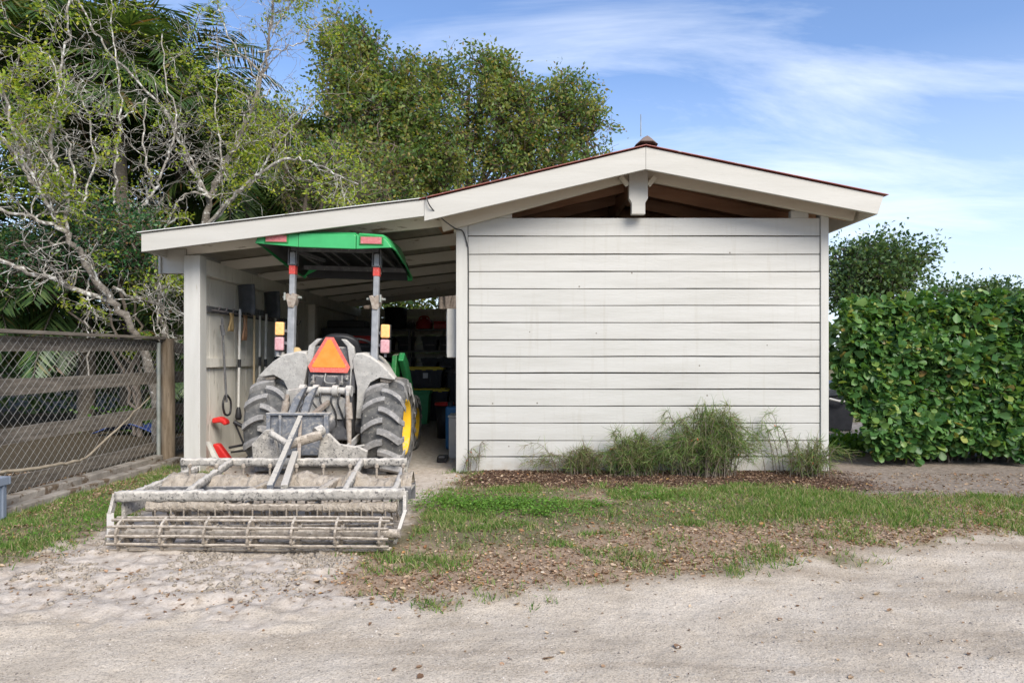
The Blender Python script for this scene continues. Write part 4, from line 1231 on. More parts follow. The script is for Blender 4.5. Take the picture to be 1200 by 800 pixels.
    for (q0, q1, q2) in (((337, 486), (345, 466), (358, 453)), ((352, 486), (358, 466), (370, 453))):
        u0, u1, u2 = W(*q0), W(*q1), W(*q2)
        m = MB(); w_ = .075
        m.prism([(u0[0], u0[2]), (u0[0] + w_ * .85, u0[2]), (u1[0] + w_ * .9, u1[2]), (u2[0] + .012, u2[2] + .0), (u2[0] - .03, u2[2] - .02), (u1[0], u1[2])], 'y', a[1] - .02, a[1] + .06)
        m.build('hitch_blade', M['headstock'], h, bevel=.004)
    for (poly, y_) in (([(298, 545), (296, 520), (312, 503), (320, 503), (330, 545)], 6.25), ([(372, 545), (376, 515), (385, 507), (398, 520), (420, 523), (431, 528), (428, 545)], 6.2)):
        q = [A(u, v, y_) for u, v in poly]
        m = MB(); m.prism([(w[0], w[2]) for w in q], 'y', q[0][1] - .03, q[0][1] + .03); m.build('hitch_cheek', M['harrow'], h, bevel=.008)
    m = MB(); m.tube([A(338, 521, 6.0), A(376, 509, 6.1)], [.042, .046], 14); m.build('tan_roll', M['harrow_tan'], h)
    m = MB(); m.tube([A(318, 508, 6.15), A(337, 520, 6.0)], [.03, .03], 10); m.tube([A(370, 507, 6.1), A(378, 503, 6.15)], [.05, .05], 12); m.build('lock_pin', M['harrow'], h)
    m = MB(); m.bar(A(352, 489, 6.3), A(316, 571, 4.86), .042, .042); m.build('raked_stay', M['headstock'], h, bevel=.005)
    m = MB(); m.bar(A(346, 531, 5.85), A(333, 571, 4.90), .05, .045); m.build('raked_stay', M['harrow'], h, bevel=.005)
    m = MB(); m.bar(A(352, 493, 6.25), A(350, 541, 5.85), .03, .05); m.build('mast', M['rust'], h, bevel=.005)
    m = MB(); m.bb(A(300, 0, 6)[0], A(430, 0, 6)[0], -1.5, -1.44, .30, .35); m.build('hitch_bar', M['harrow'], h, bevel=.005)


harrow_build()


# ------------------------------------------------------------------ the fence on the left
FX = -4.27


def fence_build():
    f = thing('wooden_fence', 'weathered board fence covered with chain-link wire, running back along the left side', 'fence', (FX, -0.5, 0))
    rng = random.Random(8)
    yend = 1.0

    def board(nm, y0, y1, z0, z1, x=FX - .06, t=.035, sag=.0, tilt=0):
        m = MB(); n = 14; vs = []
        for i in range(n + 1):
            u = i / n; y = y0 + (y1 - y0) * u
            e0, e1 = rng.uniform(-.006, .006), rng.uniform(-.006, .006)
            dz = -sag * math.sin(math.pi * u) + tilt * (u - .5)
            vs += [(x - t / 2, y, z0 + e0 + dz), (x + t / 2, y, z0 + e0 + dz), (x + t / 2, y, z1 + e1 + dz), (x - t / 2, y, z1 + e1 + dz)]
        fs = [(0, 1, 2, 3), tuple(4 * n + k for k in (3, 2, 1, 0))]
        for i in range(n):
            for k in range(4):
                a, b = i * 4 + k, i * 4 + (k + 1) % 4
                fs.append((a, b, b + 4, a + 4))
        m.add(vs, fs)
        return m.build(nm, M['fence_wood'], f)
    for (za, zb, dz) in ((1.31, 1.44, .035), (.93, 1.07, 0), (.51, .65, -.02), (.10, .22, 0)):
        board('rail', -4.6, yend - .09, za, zb, sag=.012, tilt=dz)
        board('rail', yend + .09, 4.2, za, zb, sag=.02)
    m = MB(); m.bar((FX - .02, -4.6, 1.452), (FX - .02, yend - .09, 1.478), .14, .03); m.build('cap_rail', M['fence_wood'], f)
    m = MB(); m.tube([(FX + .02, yend, -.2), (FX + .03, yend, .6), (FX + .02, yend, 1.475)], [.092, .086, .080], 14); m.build('post', M['fence_post'], f)
    for y in (-4.3, -1.75, 4.2):
        m = MB(); m.tube([(FX - .16, y, -.2), (FX - .16, y, 1.42)], [.085, .075], 12); m.build('post', M['fence_post'], f)
    m = MB(); m.tube([(FX + .02, yend - .20, -.1), (FX + .02, yend - .20, 1.42)], .024, 10); m.build('steel_pole', M['galv_post'], f)
    m = MB(); m.tube([(FX + .045, -1.93, -.1), (FX + .045, -1.93, 1.46)], .025, 10); m.build('steel_pole', M['galv_post'], f)

    # chain link: two families of diagonal wires
    def chain(y0, y1, z0, z1, x, s):
        P0, P1 = [], []
        span = (y1 - y0) + (z1 - z0)
        k = 0
        c = -(z1 - z0)
        while c < (y1 - y0):
            ya, yb = max(c, 0), min(c + (z1 - z0), y1 - y0)
            if yb > ya:
                P0.append((x + .003, y0 + ya, z0 + ya - c)); P1.append((x + .003, y0 + yb, z0 + yb - c))
                P0.append((x - .003, y0 + ya, z1 - (ya - c))); P1.append((x - .003, y0 + yb, z1 - (yb - c)))
            c += s
        P0, P1 = np.array(P0), np.array(P1)
        d = P1 - P0
        n = unit(np.cross(d, np.array([1., 0, 0]))) * .0018
        ex = np.array([.0018, 0, 0])
        V = np.stack([P0 - n, P0 + ex, P0 + n, P0 - ex, P1 - n, P1 + ex, P1 + n, P1 - ex], 1).reshape(-1, 3)
        base = (np.arange(len(P0)) * 8)[:, None, None]
        q = np.array([[0, 1, 5, 4], [1, 2, 6, 5], [2, 3, 7, 6], [3, 0, 4, 7]])
        # slack: the netting bulges a little and its wires wander
        V[:, 0] += .012 * np.sin(V[:, 1] * 2.3) * np.sin(V[:, 2] * 2.2)
        return raw_mesh('chain_link', V, (q[None] + base).reshape(-1, 4), M['galv'], f, smooth=False)
    chain(-4.6, yend - .20, .06, 1.44, FX + .0, .098)
    chain(yend + .08, 4.2, .06, 1.42, FX + .0, .098)
    m = MB(); m.tube(smooth_path([(FX + .01, y, 1.44 + .012 * math.sin(y * 7)) for y in np.linspace(-4.6, yend, 20)], 2), .003, 5); m.build('top_wire', M['galv'], f)
    # sleepers at its foot
    for (x, ya, yb, w, hh, nm) in ((FX + .27, -2.5, .78, .10, .055, 'sleeper'), (FX + .06, -2.5, .72, .12, .085, 'sleeper')):
        m = MB(); m.bb(x - w / 2, x + w / 2, ya, yb, -.06, hh)
        s = m.build('concrete_sleeper', M['sleeper'], None, origin=(x, (ya + yb) / 2, 0), bevel=.012)
        prop(s, 'long pale sleeper lying on the grass along the foot of the chain-link fence' if hh < .07 else 'higher pale sleeper directly under the chain-link wire of the fence', 'sleeper')
    m = MB(); m.tube(smooth_path([P(0, 554, 5.6) + [-.02, 0, 0], P(45, 548, 5.95), P(85, 541, 6.35), P(105, 533, 6.6), P(145, 495, 7.15), P(175, 466, 7.75)], 5, .004, np.random.default_rng(2)), [.015] * 12 + [.011] * 8 + [.007] * 6, 7)
    prop(m.build('fallen_branch', M['vine'], None, origin=P(60, 545, 6)), 'bare crooked branch leaning against the chain-link fence', 'branch')
    m = MB(); m.bb(-4.5, -3.84, -2.75, -2.36, 0, .31)
    # the grey crate at the picture's left edge
    b = thing('plastic_crate', 'blue-grey plastic crate standing on the grass in front of the fence', 'crate', (-4.14, -2.3, 0))
    x0, x1, y0, y1, H = -4.38, -3.895, -2.42, -2.10, .31
    m = MB(); t = .012
    m.bb(x0 + .02, x1 - .02, y0 + .02, y0 + .02 + t, .0, H); m.bb(x0 + .02, x1 - .02, y1 - .02 - t, y1 - .02, .0, H); m.bb(x0 + .02, x0 + .02 + t, y0 + .034, y1 - .034, .0, H); m.bb(x1 - .02 - t, x1 - .02, y0 + .034, y1 - .034, .0, H); m.bb(x0 + .034, x1 - .034, y0 + .034, y1 - .034, .0, .012)
    m.build('crate_body', M['bin_grey'], b, bevel=.003)
    m = MB(); m.bb(x0, x1, y0, y0 + .018, H - .05, H + .012); m.bb(x0, x1, y1 - .018, y1, H - .05, H + .012); m.bb(x0, x0 + .018, y0 + .02, y1 - .02, H - .05, H + .012); m.bb(x1 - .018, x1, y0 + .02, y1 - .02, H - .05, H + .012)
    m.build('crate_rim', M['bin_grey'], b, bevel=.004)
    m = MB()
    for k in range(6):
        x = x0 + .06 + k * (x1 - x0 - .12) / 5
        m.bb(x - .008, x + .008, y0 + .006, y0 + .0195, .01, H - .052)
    m.bb(x1 - .0195, x1 - .006, y0 + .06, y0 + .075, .01, H - .052); m.bb(x1 - .0195, x1 - .006, y1 - .075, y1 - .06, .01, H - .052)
    m.build('crate_ribs', M['bin_grey'], b)


fence_build()


# ------------------------------------------------------------------ things inside the lean-to
def lathe_thing(name, label, cat, prof, c, mat, group=None, axis='z', n=24):
    m = MB(); m.lathe(prof, c, axis, n)
    return prop(m.build(name, mat, None, origin=c), label, cat, group)


def tote(name, label, x, y, z, w, dp, h, body, lid, lab=False, group=None):
    t = thing(name, label, 'storage tote', (x, y, z), group)
    m = MB()
    i = .03
    vs = [(x - w / 2 + i, y - dp / 2 + i, z), (x + w / 2 - i, y - dp / 2 + i, z), (x + w / 2 - i, y + dp / 2 - i, z), (x - w / 2 + i, y + dp / 2 - i, z),
          (x - w / 2, y - dp / 2, z + h - .04), (x + w / 2, y - dp / 2, z + h - .04), (x + w / 2, y + dp / 2, z + h - .04), (x - w / 2, y + dp / 2, z + h - .04)]
    m.add(vs, [(3, 2, 1, 0), (4, 5, 6, 7), (0, 1, 5, 4), (1, 2, 6, 5), (2, 3, 7, 6), (3, 0, 4, 7)])
    bd = m.build('tote_body', body, t, bevel=.012)
    m = MB()
    for k in (-.35, -.18, .18, .35):
        m.bb(x + w * k - .02, x + w * k + .02, y - dp / 2 - .002, y - dp / 2 + .02, z + h * .18, z + h - .06)
    m.bb(x - w / 2 - .012, x + w / 2 + .012, y - dp / 2 - .012, y + dp / 2 + .012, z + h - .085, z + h - .055)
    m.build('tote_ribs', body, bd, bevel=.004)
    m = MB()
    m.bb(x - w / 2 - .02, x + w / 2 + .02, y - dp / 2 - .02, y + dp / 2 + .02, z + h - .045, z + h)
    m.bb(x - w / 2 + .05, x + w / 2 - .05, y - dp / 2 + .05, y + dp / 2 - .05, z + h, z + h + .015)
    for k in (-.3, 0, .3):
        m.bb(x + w * k - .04, x + w * k + .04, y - dp / 2 - .028, y - dp / 2 - .018, z + h - .06, z + h + .008)
    m.build('tote_lid', lid, t, bevel=.006)
    if lab:
        m = MB(); m.bb(x - .02, x + .08, y - dp / 2 - .006, y - dp / 2 - .002, z + h * .48, z + h * .74); m.build('paper_label', M['label_white'], t)
    return t


def copy_tree(o, parent=None):
    c = o.copy(); COL.objects.link(c); c.parent = parent
    for ch in list(o.children): copy_tree(ch, c)
    return c


def interior():
    # shelving along the back
    x0, x1, y0, y1 = -3.0, -1.22, 7.35, 7.85
    sh = thing('storage_shelf', 'tall dark metal shelf unit of black totes against the back wall', 'shelf', ((x0 + x1) / 2, 7.6, 0))
    for z in (.12, .50, .93, 1.40, 1.86):
        m = MB(); m.bb(x0, x1, y0, y1, z - .025, z); m.build('shelf_board', M['shelf'], sh, bevel=.003)
        m = MB(); m.bb(x0 - .001, x1 + .001, y0 - .012, y0 - .001, z - .045, z + .002); m.build('shelf_edge', M['shelf'], sh)
    for x in (x0, (x0 + x1) / 2 - .1, x1):
        for y in (y0 - .035, y1 + .02):
            m = MB(); m.bb(x - .025, x + .025, y - .018, y + .018, 0, 1.86); m.build('upright', M['shelf'], sh)
    first = None
    for z, rowname in ((.93, 'middle'), (1.40, 'upper'), (.50, 'low')):
        for k, x in enumerate((-2.75, -2.32, -1.78, -1.42)):
            if first is None:
                first = tote('small_tote', 'black lidded tote on the back shelf', x, 7.58, z, .34, .42, .30, M['tote'], M['tote'], group='black totes on the back shelf')
                m = MB(); m.bb(x - .1, x + .1, 7.36, 7.366, z + .10, z + .13); m.build('tote_handle', M['shelf'], first)
                base = (x, 7.58, z)
            else:
                c = copy_tree(first); c.location = (x, 7.58, z)
            first['label'] = 'black lidded tote on the back shelf'
    # on the top shelf
    lathe_thing('black_barrel', 'round black tub standing on top of the back shelf', 'tub', [(0, 0), (.21, 0), (.235, .05), (.24, .40), (.25, .41), (.25, .45), (.23, .47), (0, .475)], (-2.55, 7.58, 1.862), M['black_plastic'])
    m = MB(); m.lathe([(0, 0), (.17, 0), (.185, .03), (.175, .15), (.12, .22), (.05, .235), (.05, .27), (0, .27)], (-1.93, 7.6, 1.862), 'z', 20)
    m.tube(smooth_path([(-2.06, 7.6, 2.05), (-2.0, 7.6, 2.14), (-1.86, 7.6, 2.14), (-1.80, 7.6, 2.05)], 4), .014, 8)
    prop(m.build('red_can', M['red_plastic'], None, origin=(-1.93, 7.6, 1.862)), 'rounded red fuel can with a handle on the back shelf', 'fuel can')
    m = MB(); m.bb(-1.70, -1.28, 7.42, 7.8, 1.862, 1.99); m.bb(-1.71, -1.27, 7.41, 7.81, 1.992, 2.03)
    prop(m.build('red_toolbox', M['red_plastic'], None, origin=(-1.5, 7.6, 1.862), bevel=.015), 'flat red toolbox at the right end of the back shelf', 'toolbox')
    m = MB(); m.lathe([(0, 0), (.09, 0), (.11, .07), (.07, .17), (.02, .2), (0, .2)], (-2.22, 7.55, 1.862), 'z', 14)
    prop(m.build('grey_jug', M['dark_metal'], None, origin=(-2.22, 7.55, 1.862)), 'small dark jug between the black tub and the red can', 'jug')
    # black cabinet left of the shelf
    cb = thing('tool_cabinet', 'tall black cabinet against the left wall past the tractor', 'cabinet', (-3.0, 5.2, 0))
    m = MB(); m.bb(-3.43, -2.50, 4.9, 5.5, 0, 1.78); m.build('cabinet_body', M['tote'], cb, bevel=.01)
    for x in (-3.41, -2.96):
        m = MB(); m.bb(x, x + .43, 4.875, 4.898, .08, 1.70); d = m.build('cabinet_door', M['tote'], cb, bevel=.005)
        m = MB(); m.bb(x + (.36 if x < -3 else .04), x + (.39 if x < -3 else .07), 4.85, 4.874, .9, 1.05); m.build('handle', M['shelf'], d)
    m = MB(); m.bb(-3.35, -2.66, 4.95, 5.4, 1.782, 1.92)
    prop(m.build('dark_case', M['black_plastic'], None, origin=(-3, 5.2, 1.782), bevel=.02), 'flat black case lying on the black cabinet', 'case')
    m = MB(); m.bb(-2.84, -2.52, 4.80, 4.862, 1.50, 1.60); m.bb(-2.86, -2.50, 4.795, 4.868, 1.602, 1.63)
    prop(m.build('red_box', M['red_plastic'], None, origin=(-2.7, 4.83, 1.5), bevel=.008), 'narrow red box hung on the front of the black cabinet', 'box')
    m = MB(); m.bb(-3.30, -2.75, 3.9, 4.35, 0.0, 1.20); m.bb(-3.32, -2.73, 3.88, 4.37, 1.202, 1.25)
    prop(m.build('wooden_crate', M['brown_wood'], None, origin=(-3.0, 4.1, 0), bevel=.01), 'reddish brown wooden chest by the wall stud beyond the tractor', 'chest')
    # two big black totes with yellow lids, stacked
    gz = 0.0
    tote('large_tote', 'black tote with yellow lid on the floor, under another, before the back shelf', -1.64, 6.35, gz, .72, .48, .62, M['tote'], M['lid_yellow'])
    tote('large_tote', 'black tote with yellow lid and white paper label, on top of its twin', -1.74, 6.32, gz + .637, .72, .48, .41, M['tote'], M['lid_yellow'], lab=True)
    g = thing('green_bin', 'open green plastic bin in front of the stacked black totes', 'bin', (-1.62, 5.4, 0))
    x, y = -1.735, 5.42
    m = MB()
    prof = lambda w, z: [(x - w, y - .2, z), (x + w, y - .2, z), (x + w, y + .2, z), (x - w, y + .2, z)]
    a = prof(.155, .02); b = prof(.195, .60)
    m.add(a + b, [(3, 2, 1, 0), (0, 1, 5, 4), (1, 2, 6, 5), (2, 3, 7, 6), (3, 0, 4, 7)])
    m.build('bin_body', M['bin_green'], g, solid=.014, bevel=.01)
    m = MB(); m.bb(x - .22, x + .22, y - .225, y - .19, .57, .62); m.bb(x - .22, x + .22, y + .19, y + .225, .57, .62); m.bb(x - .22, x - .185, y - .19, y + .19, .57, .62); m.bb(x + .185, x + .22, y - .19, y + .19, .57, .62); m.build('bin_rim', M['bin_green'], g, bevel=.006)
    tote('small_dark_tote', 'grey-sided black tote standing right of the stacked totes', -1.16, 6.7, gz, .34, .4, .98, M['tote'], M['shelf'])
    # things by the shed side of the opening
    b = thing('blue_canister', 'blue plastic canister standing inside the lean-to opening', 'canister', (-.83, 1.9, 0))
    m = MB(); m.bb(-.90, -.70, 1.80, 2.0, .0, .58); m.build('canister_body', M['blue_plastic'], b, bevel=.03, seg=3)
    m = MB(); m.lathe([(.04, 0), (.04, .06), (0, .06)], (-.84, 1.9, .581), 'z', 14); m.tube(smooth_path([(-.75, 1.9, .58), (-.74, 1.9, .68), (-.66, 1.9, .68), (-.70, 1.9, .6)], 3), .012, 6); m.build('canister_cap', M['black_plastic'], b)
    m = MB(); m.bb(-.78, -.62, 1.0, 1.35, .0, .50); m.bb(-.79, -.615, .99, 1.36, .502, .53)
    prop(m.build('white_box', M['white'], None, origin=(-.7, 1.2, 0), bevel=.01), 'white plastic box standing just inside the opening against the shed', 'box')
    bk = thing('bucket', 'black bucket with a red lid on the floor behind the blue canister', 'bucket', (-1.05, 3.2, 0))
    m = MB(); m.lathe([(0, .0), (.11, 0), (.14, .50), (0, .50)], (-1.05, 3.2, 0), 'z', 24); m.build('bucket_body', M['black_plastic'], bk)
    m = MB(); m.lathe([(0, .501), (.15, .501), (.155, .52), (.15, .545), (.06, .555), (0, .555)], (-1.05, 3.2, 0), 'z', 24); m.build('bucket_lid', M['red_plastic'], bk)
    m = MB(); m.box((-.83, .78, .03), (.12, .3, .06)); m.box((-.83, .66, .065), (.1, .12, .05))
    prop(m.build('black_boot', M['black_plastic'], None, origin=(-.83, .78, 0), bevel=.02), 'black low shoe-like lump on the floor beside the white box', 'shoe')
    # tool rail on the left wall, and what hangs from it
    xw = -3.47
    rk = thing('tool_rack', 'dark rail of hooks along the left wall of the lean-to', 'tool rack', (xw, 2.0, 1.8))
    m = MB(); m.bb(xw - .02, xw + .015, .35, 3.6, 1.76, 1.83); m.build('rack_rail', M['dark_metal'], rk)
    for k in range(16):
        y = .45 + k * .2
        m = MB(); m.tube([(xw + .015, y, 1.79), (xw + .09, y, 1.78), (xw + .11, y, 1.83)], .009, 6); m.build('rack_hook', M['shelf'], rk)

    def tool(name, label, cat, y, parts, lean=0.0):
        t = thing(name, label, cat, (xw + .08, y, .9)); return t
    for i, (y, px_) in enumerate(((1.05, 0), (1.95, 0))):
        t = thing('scoop_shovel', ('dark scoop shovel hung blade up on the left wall, nearer the opening', 'dark scoop shovel hung blade up on the left wall, farther in beside the tractor')[i], 'shovel', (xw + .1, y, 1.8))
        m = MB(); gl = []
        for a in np.linspace(0, 1, 7):
            gl.append([(xw + .02 + .27 * u + .03 * a, y + .10 - .16 * u + .05 * (2 * u - 1) ** 2 - .10 * a ** 2, 1.80 + .34 * a - .04 * (2 * u - 1) ** 2 * (1 - a)) for u in np.linspace(0, 1, 7)])
        m.sheet(gl); m.build('blade', M['scoop'], t, solid=.006)
        m = MB(); m.tube([(xw + .1, y, 1.84), (xw + .09, y, 1.3), (xw + .08, y, .62)], .016, 8); m.build('shaft', M['light_pole'], t)
        m = MB(); m.tube([(xw + .092, y, 1.22), (xw + .09, y, 1.12)], .02, 8); m.build('sleeve', M['black_plastic'], t)
        m = MB(); m.lathe([(.018, .16), (.03, .12), (.042, .04), (.03, 0), (0, 0)], (xw + .08, y, .47), 'z', 10); m.build('grip', M['black_plastic'], t)
    for i, (y, mt, lb, zlo) in enumerate(((1.52, 'wood_pole', 'pale wooden handle hung on the left wall between two shovels', .25), (2.32, 'light_pole', 'white pole with black sleeves hung at the far end of the rack', .3), (1.72, 'light_pole', 'thin white pole hung just right of the wooden handle', .55))):
        t = thing('garden_pole', lb, 'pole', (xw + .1, y, 1.0))
        m = MB(); m.tube([(xw + .10, y, 1.82), (xw + .09, y, zlo)], .015, 8); m.build('shaft', M[mt], t)
        m = MB(); m.bb(xw + .06, xw + .13, y - .09, y + .09, 1.80, 1.88); m.build('tool_head', M['dark_metal'], t, bevel=.01)
        if mt == 'light_pole':
            m = MB(); m.tube([(xw + .1, y, 1.25), (xw + .098, y, 1.13)], .02, 8); m.build('sleeve', M['black_plastic'], t)
    t = thing('garden_edger', 'dark long-handled edger with a loop grip leaning in the front corner of the left wall', 'edger', (xw + .1, .5, .8))
    m = MB(); m.tube([(xw + .10, .52, 1.62), (xw + .11, .54, 1.5)], .026, 8); m.tube([(xw + .1, .52, 1.7), (xw + .12, .60, .72)], .014, 8); m.build('shaft', M['dark_metal'], t)
    m = MB(); m.tube(smooth_path([(xw + .12, .56, .80), (xw + .12, .50, .70), (xw + .12, .56, .58), (xw + .12, .70, .58), (xw + .12, .72, .72), (xw + .12, .62, .80)], 4), .013, 7); m.build('loop_grip', M['black_plastic'], t)
    # gloves and clutter
    for i, (y, mt, lb, h) in enumerate(((.86, 'tan_cloth', 'tan work glove hung from the tool rack', .22), (1.28, 'brown_wood', 'brown cloth strap hung from the tool rack between the shovels', .32))):
        m = MB(); gl = []
        for a in np.linspace(0, 1, 7):
            gl.append([(xw + .07 + .012 * math.sin(7 * u + 4 * a), y + (u - .5) * (.10 - .04 * math.sin(a * 5)), 1.78 - h * a) for u in np.linspace(0, 1, 5)])
        m.sheet(gl)
        prop(m.build('work_glove' if i == 0 else 'cloth_strap', M[mt], None, origin=(xw + .07, y, 1.7), solid=.02), lb, 'glove' if i == 0 else 'strap')
    # red string trimmer on the floor behind the post
    t = thing('string_trimmer', 'red and black string trimmer standing behind the white lean-to post', 'trimmer', (-3.28, .55, 0))
    m = MB(); m.prism([(-3.47, .54), (-3.38, .56), (-3.31, .52), (-3.29, .47), (-3.33, .455), (-3.37, .49), (-3.47, .48)], 'y', .47, .58); m.build('motor_cover', M['red_plastic'], t, bevel=.02, seg=3)
    m = MB(); m.prism([(-3.45, .25), (-3.38, .25), (-3.24, .06), (-3.20, .01), (-3.36, .01), (-3.42, .1)], 'y', .44, .54); m.build('guard', M['red_plastic'], t, bevel=.02, seg=3)
    m = MB(); m.tube(smooth_path([(-3.22, .5, .50), (-3.15, .5, .46), (-3.10, .5, .44)], 3), .025, 8); m.tube([(-3.22, .52, .48), (-3.08, .55, .12)], .012, 8); m.tube([(-3.28, .5, .2), (-2.85, .9, .26)], .014, 8); m.tube([(-3.25, .48, .15), (-2.8, .85, .17)], .012, 8); m.build('shaft', M['black_plastic'], t)
    m = MB(); m.lathe([(0, 0), (.12, 0), (.12, .03), (.05, .09), (0, .09)], (-3.02, .55, .02), 'z', 16); m.build('cutting_head', M['black_plastic'], t)
    m = MB(); m.prism([(-3.44, .30), (-3.40, .30), (-3.24, -.01), (-3.31, -.01)], 'y', .25, .29)
    prop(m.build('pale_offcut', M['light_pole'], None, origin=(-3.35, .27, 0)), 'pale flat offcut leaning beside the red trimmer', 'offcut')
    m = MB(); m.bb(-2.98, -2.72, .75, 1.0, .0, .22); m.bb(-2.96, -2.74, .77, .98, .222, .26)
    prop(m.build('grey_battery_box', M['dirty_grey'], None, origin=(-2.85, .87, 0), bevel=.02), 'small grey box on the floor between the trimmer and the tractor tyre', 'box')
    # red hand cart beyond the fence post
    t = thing('hand_cart', 'red cart frame standing behind the fence post outside the lean-to', 'cart', (-3.95, 2.0, 0))
    m = MB(); m.tube(smooth_path([(-4.05, 2.2, .75), (-3.95, 2.1, .82), (-3.75, 1.9, .78), (-3.70, 1.8, .2)], 4), .03, 8); m.bb(-4.02, -3.72, 1.9, 2.15, .15, .42); m.build('cart_body', M['red_plastic'], t, bevel=.02)
    m = MB(); m.lathe([(0, -.03), (.13, -.03), (.14, 0), (.13, .03), (0, .03)], (-3.98, 1.85, .14), 'y', 18); m.build('wheel', M['black_plastic'], t)


interior()


# ------------------------------------------------------------------ right-hand gap
def right_gap():
    t = thing('wheelie_bin', 'dark bin with a sloping black lid half hidden past the corner of the white wall', 'bin', (5.35, 3.9, 0))
    x, y = 5.30, 3.9
    m = MB()
    m.add([(x - .22, y - .22, .05), (x + .22, y - .22, .05), (x + .22, y + .22, .05), (x - .22, y + .22, .05), (x - .28, y - .28, .62), (x + .28, y - .28, .62), (x + .28, y + .28, .68), (x - .28, y + .28, .68)],
          [(3, 2, 1, 0), (4, 5, 6, 7), (0, 1, 5, 4), (1, 2, 6, 5), (2, 3, 7, 6), (3, 0, 4, 7)])
    m.build('bin_body', M['tote'], t, bevel=.02)
    m = MB(); m.prism([(x - .32, .60), (x + .32, .66), (x + .34, .80), (x + .1, .86), (x - .30, .70)], 'y', y - .32, y + .32); m.build('bin_lid', M['scoop'], t, bevel=.02)
    m = MB(); m.tube(smooth_path([(x - .2, y - .33, .58), (x - .02, y - .38, .54), (x + .1, y - .34, .58)], 4), .02, 8); m.build('handle', M['light_pole'], t)
    for s in (-1, 1):
        m = MB(); m.lathe([(0, -.03), (.09, -.03), (.1, 0), (.09, .03), (0, .03)], (x + s * .24, y + .22, .1), 'x', 16); m.build('wheel', M['black_rubber'], t)
    m = MB(); m.bb(3.9, 7.5, 2.2, 5.2, -.05, .045)
    s = m.build('concrete_pad', M['sleeper'], None, origin=(5.5, 3.6, 0), bevel=.01); prop(s, kind='structure')


right_gap()


# ------------------------------------------------------------------ hedge
def hedge_build():
    h = thing('hedge', 'tall clipped hedge of glossy round green leaves right of the white wall', 'hedge', (5.8, 1.0, 0))
    rng = np.random.default_rng(21)
    n = 30000
    top = 1.83

    def left(y, z):          # slanting, bulging left end: it hangs over towards the wall at the top
        return 3.82 + (y - .4) * .62 + .30 * sstep(1.0, .35, z) + .05 * np.sin(z * 5)
    xr = 9.5
    # points on the outside faces: front, top, left end
    face = rng.random(n)
    x = rng.uniform(3.7, xr, n) ** 1.0; y = rng.uniform(.35, 1.75, n); z = rng.uniform(.06, top, n)
    front = face < .62; topf = (face >= .62) & (face < .82); endf = face >= .82
    # bias the front towards what is seen, leave the rest thinner
    x = np.where(rng.random(n) < .75, 3.8 + (x - 3.7) * .43, x)
    y = np.where(front, .40, y); z = np.where(topf, top, z)
    x = np.where(endf, left(y, z), x)
    bump = (fbm(x * 1.0 + y, z + 3, 2.6, 4, 5) - .5) * .42
    nrm = np.zeros((n, 3)); nrm[front] = (0, -1, .25); nrm[topf] = (0, -.1, 1); nrm[endf] = (-1, -.2, .15)
    # rounded shoulders and a ragged bottom
    tz = sstep(top - .3, top, z)
    y = np.where(front, y + .16 * tz ** 2 + .12 * sstep(.35, .05, z), y)
    dep = rng.gamma(1.3, .075, n)
    pos = np.stack([x, y, z], -1) + unit(nrm) * (bump - dep + .06)[:, None]
    lift = (fbm(x * 2.2, y * 2.2, 1.5, 3, 9) - .45) * .17
    pos[:, 2] += np.where(topf, lift, 0)
    ok = pos[:, 0] > left(pos[:, 1], pos[:, 2]) - .06
    ok &= (pos[:, 2] > .05 + .16 * fbm(pos[:, 0], pos[:, 1], 3, 2, 12))
    pos, nrm = pos[ok], nrm[ok]
    n = len(pos)
    rn = unit(unit(nrm) * .55 + rng.normal(0, .62, (n, 3)) + np.array([0, 0, .45]))
    d = rng.normal(0, 1, (n, 3)) + np.array([0, -.35, .35])
    d = d - rn * (d * rn).sum(1, keepdims=True)
    s = (rng.gamma(7, .0124, n)).clip(.035, .14)
    V, Fc = scatter(*T_LEAF, pos, frames(d, rn), np.stack([s * .92, s, s * rng.uniform(.6, 1.6, n)], -1))
    # upright shoots along the top
    raw_mesh('foliage', V, Fc, M['hedge'], h)
    m = MB()
    for k in range(300):
        x0 = rng.uniform(4.15, 9.3); y0 = rng.uniform(.65, 1.5); y0 = max(y0, .55)
        if x0 < left(y0, .2) + .1: continue
        p = np.array([x0, y0, 0.]); pts = [p]
        for j in range(5):
            p = p + np.array([rng.normal(0, .10), rng.normal(0, .08), .36]); pts.append(p)
        pts = [np.array([q[0], np.clip(q[1], .55, 1.6), min(q[2], top - .1)]) for q in pts]
        m.tube(pts, np.linspace(.016, .006, 6).tolist(), 4, cap=False)
        q = pts[rng.integers(1, 5)]
        m.tube([q, q + np.array([rng.normal(0, .12), -.18, .12]), q + np.array([rng.normal(0, .2), -.22, .25])], [.008, .006, .004], 4, cap=False)
    m.build('stems', M['bark_dark'], h)
    # dense shaded inner leaves so that daylight does not shine through
    n = 14000
    pos = np.stack([rng.uniform(4.0, 9.3, n), rng.uniform(.62, 1.5, n), rng.uniform(.12, top - .1, n)], -1)
    ok = pos[:, 0] > left(pos[:, 1], pos[:, 2]) + .1
    pos = pos[ok]; n = len(pos)
    V, Fc = scatter(*T_LEAF, pos, frames(rng.normal(0, 1, (n, 3)), rng.normal(0, 1, (n, 3))), rng.uniform(.09, .14, n))
    raw_mesh('inner_leaves', V, Fc, M['hedge'], h)


hedge_build()


